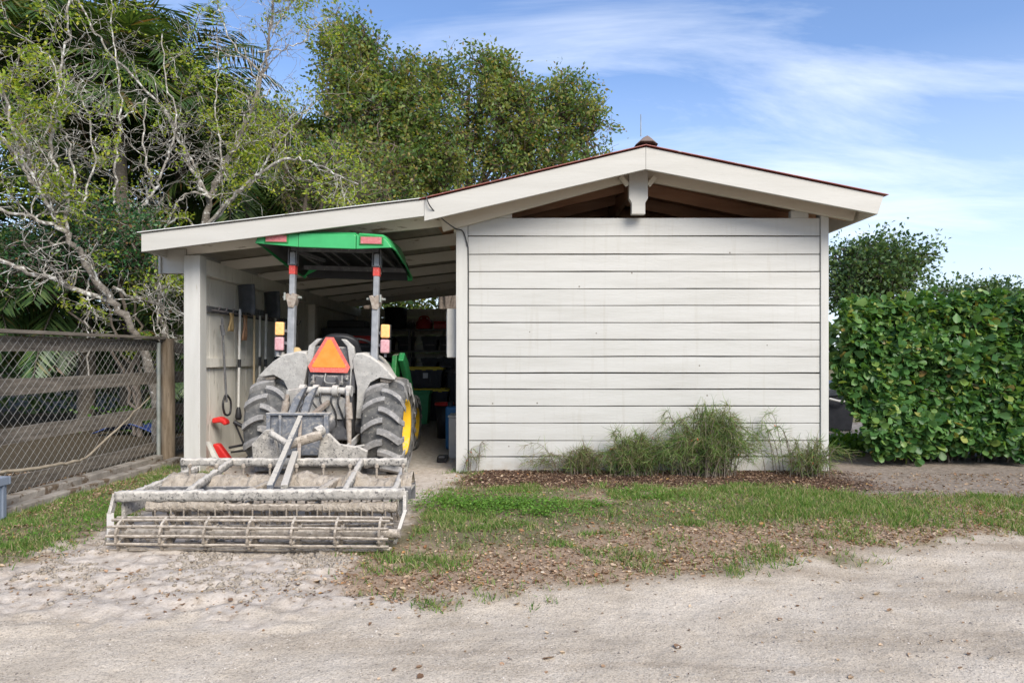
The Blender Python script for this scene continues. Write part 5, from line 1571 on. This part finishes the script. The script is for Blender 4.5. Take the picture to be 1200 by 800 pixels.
# ------------------------------------------------------------------ wispy shrubs at the wall
def wispy(label, x, y, spread, height, nstem, seed, lean=0.0, dry=0.3, name='wispy_shrub', per=26):
    rng = np.random.default_rng(seed)
    t = thing(name, label, 'shrub', (x, y, 0))
    m = MB()
    P_, D_, S_ = [], [], []
    fl = []
    for k in range(nstem):
        a = rng.uniform(0, 2 * np.pi); r = rng.uniform(0, 1) ** .6
        b = np.array([x + rng.normal(0, .05 + spread * .12), y + rng.normal(0, .05), -.01])
        hgt = height * rng.uniform(.45, 1.0) * (1 - .35 * r)
        out = spread * r * rng.uniform(.5, 1.1)
        dx, dy = math.cos(a) * out + lean, -abs(math.sin(a)) * out * .45 + .02
        pts = []
        for u in np.linspace(0, 1, 9):
            pts.append(b + np.array([dx * u ** 1.4, dy * u ** 1.4, hgt * (math.sin(min(u * 1.25, 1.0) * math.pi / 2) - .42 * max(0, u - .55) ** 1.3 * (1 + r))]))
        pts = [np.array([q[0], min(q[1], -.045), max(q[2], .0)]) for q in pts]
        m.tube(pts, np.linspace(.0045, .0015, 9).tolist(), 4, cap=False)
        pa = np.array(pts)
        nb = int(per * 1.5)
        u = rng.uniform(.03, 1, nb) ** .75 * 7.99
        i = u.astype(int); f = (u - i)[:, None]
        q = pa[i] * (1 - f) + pa[i + 1] * f
        td = unit(pa[np.minimum(i + 1, 8)] - pa[i])
        d = unit(td * .6 + rng.normal(0, .6, (nb, 3)) + np.array([0, -.1, -.30]))
        P_.append(q); D_.append(d); S_.append(rng.uniform(.05, .16, nb))
        if rng.random() < .12: fl.append(pts[rng.integers(5, 9)])
    m.build('stems', M['bark_dark'], t)
    Pp, Dd, Ss = np.concatenate(P_), np.concatenate(D_), np.concatenate(S_)
    n = len(Pp)
    nr = unit(np.cross(Dd, rng.normal(0, 1, (n, 3))))
    dm = rng.random(n) < dry
    for mk, mt, nm in ((~dm, 'wispy', 'foliage'), (dm, 'wispy_dry', 'dry_foliage')):
        if mk.sum() < 3: continue
        V, Fc = scatter(*T_STRIP, Pp[mk], frames(Dd[mk], nr[mk]), np.stack([np.full(mk.sum(), .0034), Ss[mk], Ss[mk]], -1))
        Vc = V.copy(); Vc[:, 1] = np.minimum(Vc[:, 1], -.02); Vc[:, 2] = np.maximum(Vc[:, 2], .0)
        raw_mesh(nm, Vc, Fc, M[mt], t)
    if fl:
        for q in fl[:14]:
            V, Fc = scatter(*T_CURL, np.array([q]), frames(rng.normal(0, 1, (1, 3)), rng.normal(0, 1, (1, 3))), np.full(1, .03))
            raw_mesh('flower', V, Fc, M['flower'], t)
    return t


wispy('large arching wispy green shrub, tallest of those along the white wall', 1.98, -.30, .74, .90, 175, 1, .03, .24, per=36)
wispy('dense low wispy shrub just left of the tallest shrub at the wall', 1.27, -.28, .42, .56, 105, 2, .0, .36, per=36)
wispy('brownish half-dry wispy shrub low against the wall, left of the dense one', .74, -.2, .24, .40, 40, 3, .03, .62, per=32)
wispy('sparse brown sprig leaning left at the left end of the wall shrubs', .55, -.18, .20, .40, 12, 4, -.34, .6, per=26)
wispy('thin wispy shrub at the right end of the wall beside the corner trim', 3.10, -.26, .36, .54, 46, 5, .03, .42, per=28)
wispy('lone tall green sprig rising right of the tallest wall shrub', 2.86, -.16, .14, .84, 8, 6, -.26, .08, per=34)
wispy('tiny bare weed at the foot of the wall by the black cable', -.44, -.10, .12, .42, 9, 7, .05, .5, 'weed', per=9)


# ------------------------------------------------------------------ trees
def grow(mb, p, d, length, r, lev, maxlev, rng, tips, wig=.25, nch=4, up=.05, rmin=.003, shrink=.55):
    n = 5 if lev < maxlev else 4
    pts = [p]
    d = unit(d)
    for i in range(n):
        d = unit(d + rng.normal(0, wig, 3) + np.array([0, 0, up]))
        pts.append(pts[-1] + d * length / n)
    rad = [max(r * (1 - .7 * i / n), rmin) for i in range(n + 1)]
    mb.tube(pts, rad, 5 if r > .012 else 3, cap=False)
    tips.append((pts[-1], d))
    if lev >= maxlev:
        tips.append((pts[-2], d)); return
    for k in range(nch):
        u = rng.uniform(.25, 1.0) * n
        i = min(int(u), n - 1)
        q = pts[i] + (pts[i + 1] - pts[i]) * (u - i)
        dd = unit(unit(pts[i + 1] - pts[i]) * .75 + rng.normal(0, .62, 3))
        grow(mb, q, dd, length * rng.uniform(.4, .75), max(rad[i] * shrink, rmin), lev + 1, maxlev, rng, tips, wig, max(2, nch - 1), up, rmin, shrink)


def bare_tree(label, trunk, limbs, seed, twig_len=.8, leaf_frac=.20, dens=1.0):
    rng = np.random.default_rng(seed)
    base = np.array([trunk[0][0][0], trunk[0][0][1], 0])
    t = thing('lichen_tree', label, 'tree', tuple(base))
    mb = MB(); tips = []
    mt = MB()
    for li, (pts, r0, r1) in enumerate([trunk] + limbs):
        path = smooth_path(pts, 5, .018, rng)
        n = len(path)
        rad = [(r0 + (r1 - r0) * i / (n - 1)) * rng.uniform(.46, .66) for i in range(n)]
        (mt if li == 0 else mb).tube(path, rad, 8)
        # side branches all along
        Ltot = sum(np.linalg.norm(path[i + 1] - path[i]) for i in range(n - 1))
        for k in range(int(Ltot * 5.0 * dens)):
            i = int(rng.uniform(.12 if li else .4, 1) * (n - 2))
            dd = unit(unit(path[i + 1] - path[i]) * .5 + rng.normal(0, .75, 3) + np.array([0, -.1, .12]))
            grow(mb, path[i], dd, twig_len * rng.uniform(.45, 1.25), min(rad[i] * .42, .02), 1, 3, rng, tips, .30, 3, .03)
    mt.build('trunk', M['bark_base'], t)
    mb.build('limbs', M['bark'], t)
    tp = np.array([q for q, _ in tips])
    # sprouting leaves come in patches
    pn = fbm(tp[:, 0] * 1.3 + tp[:, 1] * .7, tp[:, 2] * 1.3, 1.1, 2, seed)
    keep = tp[(rng.random(len(tp)) < leaf_frac * 3.2 * sstep(.35, .75, pn))]
    if len(keep):
        m = 6
        pos = (keep[:, None, :] + rng.normal(0, .045, (len(keep), m, 3))).reshape(-1, 3)
        n = len(pos)
        V, Fc = scatter(*T_QUAD, pos, frames(rng.normal(0, 1, (n, 3)) + np.array([0, 0, -.1]), rng.normal(0, .6, (n, 3)) + np.array([0, 0, 1])), rng.uniform(.04, .075, n))
        raw_mesh('leaves', V, Fc, M['bright_leaf'], t)
    return t


def PL(lst, d0, d1=None):
    d1 = d0 if d1 is None else d1
    n = len(lst)
    return [P(a, b, d0 + (d1 - d0) * i / max(1, n - 1)) for i, (a, b) in enumerate(lst)]


G = lambda px_, d: np.array([(px_ - 600) / F * d, d + CAMY, -.1])
bare_tree('leaning lichen-spotted tree with pale bare limbs, nearest behind the left fence',
          ([G(186, 10)] + PL([(176, 430), (155, 385), (132, 352), (106, 318), (78, 275), (52, 232), (36, 190), (14, 140), (-12, 90)], 10, 9.4), .125, .03),
          [(PL([(78, 275), (76, 225), (60, 175), (70, 120), (73, 75), (81, 35), (80, -30)], 9.7, 9.9), .05, .022),
           (PL([(52, 232), (30, 200), (8, 168), (-20, 140)], 9.5, 9.0), .05, .02),
           (PL([(60, 245), (38, 205), (15, 150), (0, 90), (-15, 40)], 9.5, 9.2), .045, .018),
           (PL([(78, 272), (45, 258), (0, 246), (-60, 240)], 9.7, 9.0), .055, .03),
           (PL([(140, 358), (96, 342), (45, 322), (0, 304), (-70, 285)], 10, 9.2), .075, .04),
           (PL([(50, 160), (70, 95), (45, 55), (25, 50), (20, 80)], 9.6, 9.9), .025, .01),
           (PL([(88, 292), (98, 240), (110, 190), (106, 140), (96, 110), (112, 85)], 9.9, 10.3), .035, .012),
           (PL([(62, 250), (85, 215), (80, 170), (74, 150), (60, 120), (75, 85), (92, 75)], 9.8, 10), .03, .012),
           (PL([(106, 318), (102, 345), (101, 370), (101, 392), (104, 440)], 9.9, 9.7), .022, .018)],
          31, .62, .15, 1.3)
bare_tree('vine-wrapped pale bare tree standing beside the fence post and the lean-to corner',
          ([G(198, 10.6)] + PL([(193, 430), (190, 385), (186, 345), (172, 318), (155, 285), (147, 262)], 10.6, 10.9), .085, .055),
          [(PL([(147, 262), (165, 245), (180, 222), (192, 196), (200, 165), (206, 135), (195, 100), (190, 40)], 10.9, 11.2), .05, .015),
           (PL([(180, 222), (172, 195), (168, 160), (172, 115)], 11, 11.2), .035, .018),
           (PL([(150, 262), (134, 240), (134, 190), (140, 150), (155, 130), (172, 115)], 10.9, 11.4), .045, .02),
           (PL([(140, 150), (142, 110), (135, 60), (130, 10), (128, -30)], 11.3, 11.5), .03, .015),
           (PL([(186, 345), (200, 330), (222, 318), (240, 300)], 10.6, 11.2), .06, .03),
           (PL([(188, 356), (160, 350), (132, 336)], 10.6, 10.2), .06, .04),
           (PL([(186, 300), (188, 340), (184, 380), (200, 400), (188, 430)], 10.45, 10.45), .02, .016),
           (PL([(195, 320), (180, 350), (196, 372), (182, 400)], 10.45, 10.5), .014, .012),
           (PL([(206, 310), (193, 345), (178, 372), (190, 405), (202, 440)], 10.42, 10.5), .013, .012)],
          32, .62, .20, 1.0)
bare_tree('tallest pale bare tree with forked limbs rising behind the lean-to roof',
          ([G(236, 12.2)] + PL([(236, 420), (236, 330), (238, 275), (246, 235), (258, 205), (276, 172), (290, 140), (302, 110), (312, 70), (318, 30), (324, -40)], 12.2, 12.6), .15, .03),
          [(PL([(240, 268), (262, 240), (290, 215), (318, 194), (345, 186), (372, 192), (395, 206), (420, 216)], 12.2, 11.6), .06, .018),
           (PL([(245, 262), (275, 232), (300, 208), (318, 180), (335, 158), (350, 140), (372, 118)], 12.2, 12.4), .05, .016),
           (PL([(246, 235), (232, 212), (218, 185), (206, 155), (192, 128), (165, 100), (135, 68), (112, 40), (92, 0), (80, -40)], 12.2, 11.4), .06, .02),
           (PL([(240, 230), (228, 195), (212, 165), (203, 140)], 12.2, 12.0), .04, .03),
           (PL([(262, 200), (257, 165), (252, 130), (256, 90), (254, 40)], 12.3, 12.5), .035, .014),
           (PL([(238, 272), (212, 255), (192, 268), (182, 285)], 12.2, 11.8), .04, .025),
           (PL([(248, 232), (225, 225), (208, 240), (196, 262)], 12.2, 11.8), .045, .02),
           (PL([(310, 90), (280, 60), (262, 30), (250, -20)], 12.5, 12.8), .035, .014),
           (PL([(302, 60), (330, 58), (352, 50), (372, 30), (392, 15)], 12.5, 12.8), .03, .01),
           (PL([(270, 178), (300, 165), (325, 150), (352, 128)], 12.3, 12.0), .03, .012),
           (PL([(318, 40), (345, 0), (365, -30)], 12.5, 12.8), .025, .01)],
          33, .75, .26, 1.1)


def cluster_tree(name, label, base, lobes, ncl, per, lsize, mat, seed, spread=(.24, .105), trunk_r=.14, bark='bark_dark', shell=.45, droop=.0):
    """trunk, curved limbs out to many small leaf clusters, gaps left between them"""
    rng = np.random.default_rng(seed)
    base = np.array(base, float)
    t = thing(name, label, 'tree', tuple(base))
    cs = []
    w = np.array([l[1][0] * l[1][1] * l[1][2] for l in lobes]) ** .67; w = w / w.sum()
    while len(cs) < ncl:
        c, r = lobes[rng.choice(len(lobes), p=w)]
        v = unit(rng.normal(0, 1, 3)) * rng.uniform(shell, 1.0) ** .6
        cs.append(np.array(c) + v * np.array(r))
    cs = np.array(cs)
    mb = MB(); mt = MB()
    ctr = np.mean([l[0] for l in lobes], 0)
    mains = [[base, base + (np.array(l[0]) - base) * np.array([.15, .15, .4]), base + (np.array(l[0]) - base) * np.array([.6, .6, .75]), np.array(l[0])] for l in lobes]
    paths = []
    for k, q in enumerate(mains):
        pth = smooth_path(q, 6, .03, rng); paths.append(pth)
        (mt if k == 0 else mb).tube(pth, np.linspace(trunk_r * (1 if k == 0 else .6), trunk_r * .22, len(pth)).tolist(), 7)
    allp = np.array([p for pth in paths for p in pth[6:]])
    P_, A_ = [], []
    for c in cs:
        dist = np.linalg.norm(allp - c, axis=1) + rng.uniform(0, .6, len(allp)) + 1.2 * np.maximum(0, allp[:, 2] - c[2] + .2)
        s = allp[np.argmin(dist)]
        mid = (s + c) / 2 + rng.normal(0, .12, 3) + np.array([0, 0, .1])
        pth = smooth_path([s, mid, c], 4, .015, rng)
        mb.tube(pth, np.linspace(.022, .006, len(pth)).tolist(), 4, cap=False)
        ax = unit(c - mid + rng.normal(0, .25, 3))
        for q in range(3):
            e = c + unit(ax + rng.normal(0, .6, 3)) * spread[0] * 1.4
            mb.tube([c, (c + e) / 2 + rng.normal(0, .03, 3), e], [.006, .004, .003], 3, cap=False)
        n = int(per * rng.uniform(.5, 1.4))
        off = rng.normal(0, 1, (n, 3)).clip(-1.6, 1.6) * spread[1] + ax * rng.normal(0, 1, (n, 1)).clip(-1.5, 1.4) * spread[0]
        P_.append(c + off - np.array([0, 0, droop]) * np.abs(off[:, :1]))
        A_.append(unit(ax + rng.normal(0, .8, (n, 3)) + np.array([0, 0, -.15])))
    mt.build('trunk', M[bark], t)
    mb.build('limbs', M[bark], t)
    pos, d = np.concatenate(P_), np.concatenate(A_)
    n = len(pos)
    s = rng.uniform(.65, 1.35, n) * lsize
    V, Fc = scatter(*T_QUAD, pos, frames(d, rng.normal(0, .7, (n, 3)) + np.array([0, 0, .8])), np.stack([s * .95, s, s], -1))
    raw_mesh('crown', V, Fc, M[mat], t)
    return t


def lobe(px_, py_, d, rx, rz, ry=None):
    c = P(px_, py_, d)
    k = d / F
    return (c, np.array([rx * k, (ry if ry else (rx + rz) / 2) * k, rz * k]))


cluster_tree('background_tree', 'loose olive-green tree behind the roof, tallest at its left beside the bare tree', (-3.4, 8.9, 0),
             [lobe(420, 150, 16, 45, 100), lobe(408, 80, 16, 36, 56), lobe(452, 190, 15.5, 45, 50), lobe(440, 130, 16.2, 40, 50), lobe(432, 48, 16, 12, 24), lobe(395, 42, 16, 14, 26), lobe(472, 120, 16.4, 38, 52)], 560, 42, .10, 'tree_leaf', 41)
cluster_tree('background_tree', 'broad olive-green tree with reddish tips in the middle behind the white roof', (-1.6, 9.6, 0),
             [lobe(505, 150, 17, 60, 78), lobe(550, 112, 17, 54, 52), lobe(480, 195, 16.5, 60, 50), lobe(590, 150, 17, 36, 62), lobe(520, 190, 16.6, 70, 40), lobe(575, 80, 17, 22, 18), lobe(505, 78, 17, 20, 16), lobe(600, 100, 17, 16, 14), lobe(612, 140, 17, 34, 46)], 720, 42, .10, 'tree_leaf', 42)
cluster_tree('background_tree', 'slender olive-green tree nearest the ridge, last before the open sky', (1.0, 10.2, 0),
             [lobe(660, 150, 17.5, 38, 62), lobe(640, 185, 17.5, 40, 50), lobe(694, 155, 17.8, 24, 44), lobe(668, 125, 17.8, 34, 36), lobe(615, 190, 17.2, 34, 40)], 300, 42, .10, 'tree_leaf', 43)
cluster_tree('background_tree', 'sparse twiggy tree with yellowish leaves low behind the lean-to roof', (-4.2, 6.0, 0),
             [lobe(360, 215, 13.6, 40, 34), lobe(415, 225, 13.4, 42, 30), lobe(390, 190, 13.6, 40, 28), lobe(330, 150, 14.2, 34, 40)], 190, 34, .07, 'tree_leaf', 44)
cluster_tree('background_tree', 'dark green rounded tree behind the clipped hedge', (11.9, 15, 0),
             [lobe(1025, 325, 23, 48, 34), lobe(1050, 306, 23, 40, 26), lobe(1000, 330, 23, 36, 46), lobe(1008, 306, 23, 28, 20)], 300, 46, .15, 'tree_leaf_dark', 45, spread=(.42, .22), shell=.3)
cluster_tree('background_tree', 'low far dark tree showing just above the hedge at the right', (22, 27, 0),
             [lobe(1140, 346, 36, 44, 12), lobe(1175, 352, 36, 32, 10)], 90, 50, .22, 'tree_leaf_dark', 46, spread=(.6, .25), shell=.3)


def palm(label, x, y, h, nf, L_, seed, fan=False):
    rng = np.random.default_rng(seed)
    t = thing('palm_tree', label, 'palm', (x, y, 0))
    m = MB(); pth = smooth_path([(x, y, -.1), (x + rng.normal(0, .1), y, h * .5), (x + rng.normal(0, .15), y + rng.normal(0, .1), h)], 6)
    m.tube(pth, np.linspace(.15, .11, len(pth)).tolist(), 9); m.build('trunk', M['palm_trunk'], t)
    top = pth[-1]
    mr = MB(); P_, D_, S_, N_ = [], [], [], []
    for k in range(nf):
        a = rng.uniform(0, 2 * np.pi); e = rng.uniform(-.55, 1.25); ll = L_ * rng.uniform(.75, 1.15)
        d = np.array([math.cos(a) * math.cos(e), math.sin(a) * math.cos(e), math.sin(e)])
        pts = [top + rng.normal(0, .06, 3) + np.array([0, 0, -.25 * rng.random()])]
        n = 8
        for i in range(n):
            d = unit(d + np.array([0, 0, -.13 - .04 * i * .5]))
            pts.append(pts[-1] + d * ll / n)
        pts[:] = [np.array([q[0], q[1], max(q[2], .1)]) for q in pts]
        mr.tube(pts, np.linspace(.018, .005, n + 1).tolist(), 4, cap=False)
        pa = np.array(pts)
        side = unit(np.cross(d, np.array([0, 0, 1.0])) + 1e-6)
        if not fan:
            q = 34
            for s in (-1, 1):
                u = np.linspace(.12, .99, q) * n
                i = np.minimum(u.astype(int), n - 1); f = (u - i)[:, None]
                pp = pa[i] * (1 - f) + pa[i + 1] * f
                td = unit(pa[i + 1] - pa[i])
                dd = unit(side * s * 1.0 + td * .75 + np.array([0, 0, -.35]) + rng.normal(0, .08, (q, 3)))
                P_.append(pp); D_.append(dd); S_.append(.62 * np.sin(np.pi * np.clip(np.linspace(.12, .96, q), 0, 1)) ** .5 * L_ / 2.4); N_.append(np.cross(dd, td) * s)
        else:
            q = 30
            c = pa[5]; td = unit(pa[6] - pa[4]); up = unit(np.cross(side, td))
            ang = np.linspace(-2.4, 2.4, q)
            dd = np.cos(ang)[:, None] * td + np.sin(ang)[:, None] * side + rng.normal(0, .03, (q, 3)) + np.array([0, 0, -.12])
            P_.append(np.repeat(c[None], q, 0)); D_.append(unit(dd)); S_.append(np.full(q, .95) * (1 - .25 * np.abs(ang) / 2.4)); N_.append(np.repeat(up[None], q, 0))
    mr.build('frond_stalks', M['palm_trunk'], t)
    Pp, Dd, Ss, Nn = (np.concatenate(a) for a in (P_, D_, S_, N_))
    V, Fc = scatter(*T_NARROW, Pp, frames(Dd, Nn + 1e-4), np.stack([np.full(len(Pp), .055 if fan else .045), Ss, Ss], -1))
    raw_mesh('crown', V, Fc, M['palm_leaf'], t)
    return t


pl = [
    ('feather palm with hanging dark fronds, farthest left beyond the fence', -9.4, 4.6, 6.6, 44, 2.7, False),
    ('tall dark feather palm rising behind the leaning lichen tree', -8.5, 6.2, 7.9, 50, 2.9, False),
    ('fan palm with round green leaves high above the bare limbs', -7.3, 5.6, 6.7, 40, 1.8, True),
    ('dark feather palm just left of the lean-to roof corner', -6.0, 7.4, 5.6, 50, 2.6, False),
    ('tall dark palm whose frond tips meet the sky left of the forked bare tree', -7.3, 7.8, 7.3, 50, 2.7, False),
    ('dark fan palm low behind the lean-to roof', -4.9, 8.4, 5.6, 38, 1.6, True),
    ('short palm with drooping fronds in the shade low behind the fence', -7.4, 4.4, 2.6, 40, 2.1, False),
    ('low palm with yellowish fronds just over the top rail of the fence', -5.6, 4.2, 1.2, 24, 1.5, False),
    ('low dark palm in the shade at the left edge behind the fence', -9.0, 3.4, 3.4, 42, 2.2, False),
    ('feather palm of middle height between the taller dark palms', -7.8, 7.6, 4.0, 44, 2.5, False),
    ('dark bushy palm hidden low behind the lean-to side wall', -5.2, 6.6, 3.6, 40, 2.1, False),
    ('far left dark palm above the leaning lichen tree', -10.8, 6.6, 7.8, 48, 2.9, False),
]
for k, (lb, x, y, h, nf, L_, fan) in enumerate(pl):
    palm(lb, x, y, h, nf, L_, 60 + k, fan)

cluster_tree('shrub', 'deep green compound-leaved shrub growing over the fence beside the leaning lichen tree', (-5.9, 3.4, 0),
             [lobe(120, 270, 10.5, 46, 34), lobe(90, 300, 10.4, 60, 30), lobe(160, 290, 10.6, 26, 30), lobe(30, 310, 10.3, 44, 34)], 210, 70, .055, 'fern_leaf', 81, spread=(.22, .13), trunk_r=.05)
cluster_tree('thicket', 'dark evergreen thicket closing the view behind the fence', (-8.5, 8.8, 0),
             [(np.array([-10.5, 8.5, 1.8]), np.array([2.6, 1.2, 2.2])), (np.array([-7.4, 9.2, 2.0]), np.array([2.6, 1.2, 2.4])), (np.array([-8.6, 9.6, 4.4]), np.array([3.4, 1.0, 2.2])), (np.array([-5.4, 10.4, 3.2]), np.array([2.2, 1.0, 2.6])), (np.array([-13, 7.5, 3.0]), np.array([2.2, 1.5, 3.4])), (np.array([-10.2, 10.2, 6.6]), np.array([3.0, 1.0, 2.6])), (np.array([-7.6, 10.6, 6.2]), np.array([1.8, 1.0, 2.2])), (np.array([-5.2, 10.8, 5.4]), np.array([2.0, 1.0, 1.8]))], 700, 90, .15, 'tree_leaf_dark', 82, spread=(.5, .34), shell=.1)
cluster_tree('thicket', 'dark evergreen thicket behind the back wall under the olive-green trees', (-1.0, 11.2, 0),
             [(np.array([-3.4, 10.8, 2.4]), np.array([2.2, .9, 2.2])), (np.array([-.4, 11.2, 2.2]), np.array([2.4, .9, 2.2])), (np.array([2.6, 11.6, 1.8]), np.array([2.0, .9, 1.8]))], 240, 90, .13, 'tree_leaf', 83, spread=(.45, .3), shell=.1)


# far wood that closes the horizon all round
def treeline():
    rng = np.random.default_rng(99)
    n = 46000
    a = rng.uniform(0, 2 * np.pi, n)
    r = 75 + rng.normal(0, 3, n)
    top = 3.0 + 3.2 * fbm(np.cos(a) * 9, np.sin(a) * 9, 1.3, 4, 7)
    z = rng.random(n) ** .8 * top
    pos = np.stack([r * np.cos(a), r * np.sin(a), z], -1)
    V, Fc = scatter(*T_QUAD, pos, frames(rng.normal(0, 1, (n, 3)), rng.normal(0, 1, (n, 3))), rng.uniform(.7, 1.5, n))
    prop(raw_mesh('far_wood', V, Fc, M['tree_leaf_dark']), 'far dark wood along the horizon', 'wood', kind='stuff')


treeline()


# things glimpsed behind the fence
m = MB(); g = [[(-6.6 + 1.0 * u + .05 * math.sin(9 * v), 3.3 + .5 * v, .05 + .16 * math.sin(math.pi * u) * (.6 + .4 * math.sin(5 * v + 3 * u))) for u in np.linspace(0, 1, 12)] for v in np.linspace(0, 1, 9)]
m.sheet(g); prop(m.build('blue_tarpaulin', M['blue_tarp'], None, origin=(-6.1, 3.5, 0), solid=.01), 'crumpled dark blue tarpaulin on the ground behind the fence', 'tarpaulin')
rng_ = np.random.default_rng(120)
n_ = 1500
xy_ = np.stack([rng_.normal(-5.9, .5, n_), rng_.normal(4.3, .25, n_)], -1)
pos_ = on_ground(xy_, 0); pos_[:, 2] += rng_.uniform(.02, .4, n_)
V_, F_ = scatter(*T_LEAF, pos_, frames(rng_.normal(0, 1, (n_, 3)), rng_.normal(0, 1, (n_, 3))), rng_.uniform(.05, .09, n_))
prop(raw_mesh('low_green_plants', V_, F_, M['clover']), 'low bright green plants on the shaded ground behind the fence', 'plants', kind='stuff')
n_ = 1500
xy_ = np.stack([rng_.uniform(3.6, 5.6, n_), rng_.normal(1.7, .3, n_)], -1)
pos_ = on_ground(xy_, 0); pos_[:, 2] += rng_.uniform(.0, .2, n_)
V_, F_ = scatter(*T_LEAF, pos_, frames(rng_.normal(0, 1, (n_, 3)), rng_.normal(0, 1, (n_, 3))), rng_.uniform(.05, .09, n_))
prop(raw_mesh('low_yellow_green_plants', V_, F_, M['clover']), 'low yellow-green plants on the ground between the shed corner and the hedge', 'plants', kind='stuff')


# ------------------------------------------------------------------ light, sky, camera
SUN_EL, SUN_AZ = R(37), R(152)          # azimuth measured from +Y (behind the shed) towards +X
sd = Vector((math.sin(SUN_AZ) * math.cos(SUN_EL), math.cos(SUN_AZ) * math.cos(SUN_EL), math.sin(SUN_EL)))
sl_ = bpy.data.lights.new('sun', 'SUN')
sl_.energy = 3.2
sl_.angle = R(34)
sl_.color = (1.0, 0.93, 0.82)
so = bpy.data.objects.new('sun', sl_); COL.objects.link(so)
so.rotation_euler = sd.to_track_quat('Z', 'Y').to_euler()
so.location = (0, 0, 30)

w = bpy.data.worlds.new('World'); SC.world = w; w.use_nodes = True
nt = w.node_tree; nt.nodes.clear()
wo = nt.nodes.new('ShaderNodeOutputWorld'); bg = nt.nodes.new('ShaderNodeBackground')
sky = nt.nodes.new('ShaderNodeTexSky'); sky.sky_type = 'NISHITA'; sky.sun_disc = False
sky.sun_elevation = SUN_EL; sky.sun_rotation = SUN_AZ
sky.air_density = 1.0; sky.dust_density = 0.8; sky.ozone_density = 4.0
tc = nt.nodes.new('ShaderNodeTexCoord')
sx = nt.nodes.new('ShaderNodeSeparateXYZ'); nt.links.new(tc.outputs['Generated'], sx.inputs[0])
# clouds drawn on a flat layer high above: direction divided by its height
zc = math_n(nt, 'MAXIMUM', sx.outputs['Z'], 0.02)
zc = math_n(nt, 'ADD', zc, 0.16)
cx = nt.nodes.new('ShaderNodeCombineXYZ')
nt.links.new(math_n(nt, 'DIVIDE', sx.outputs['X'], zc), cx.inputs[0]); nt.links.new(math_n(nt, 'DIVIDE', sx.outputs['Y'], zc), cx.inputs[1])
mp = nt.nodes.new('ShaderNodeMapping'); mp.inputs['Rotation'].default_value = (0, 0, R(-38)); mp.inputs['Scale'].default_value = (0.55, 1.5, 1); mp.inputs['Location'].default_value = (5.5, -3.3, 0)
nt.links.new(cx.outputs[0], mp.inputs[0])
n1 = noise(nt, mp.outputs[0], 1.5, 7, 0.62, 0.6); n2 = noise(nt, cx.outputs[0], 0.45, 3, 0.5)
cl = math_n(nt, 'MULTIPLY', n1.outputs['Fac'], n2.outputs['Fac'])
cl = ramp(nt, cl, [(0.235, (0, 0, 0)), (0.40, (1, 1, 1))]).outputs['Color']
haze = ramp(nt, sx.outputs['Z'], [(0.0, (1, 1, 1)), (0.10, (.78, .78, .78)), (0.22, (.36, .36, .36)), (0.38, (.05, .05, .05)), (0.6, (0, 0, 0))]).outputs['Color']
sk_ = mixc(nt, 1.0, sky.outputs[0], (0.96, 1.0, 1.10), 'MULTIPLY')
col_ = mixc(nt, math_n(nt, 'MULTIPLY', haze, 0.8), sk_, (5.0, 5.6, 6.4))
col_ = mixc(nt, math_n(nt, 'MULTIPLY', cl, 0.50), col_, (6.6, 6.9, 7.3))
nt.links.new(col_, bg.inputs[0]); bg.inputs[1].default_value = 0.126
nt.links.new(bg.outputs[0], wo.inputs[0])

cam = bpy.data.cameras.new('camera'); cam.sensor_width = 36; cam.lens = 24; cam.shift_y = 19 / 1200
cam.clip_start = .05; cam.clip_end = 2000
co = bpy.data.objects.new('camera', cam); COL.objects.link(co)
co.location = (0, CAMY, CAMZ); co.rotation_euler = (R(90), 0, 0)
SC.camera = co
vs = SC.view_settings
vs.view_transform = 'Standard'; vs.look = 'None'; vs.gamma = 1.0; vs.use_curve_mapping = False
vs.exposure = 0.72
SC.cycles.max_bounces = 14; SC.cycles.diffuse_bounces = 9; SC.cycles.transmission_bounces = 6
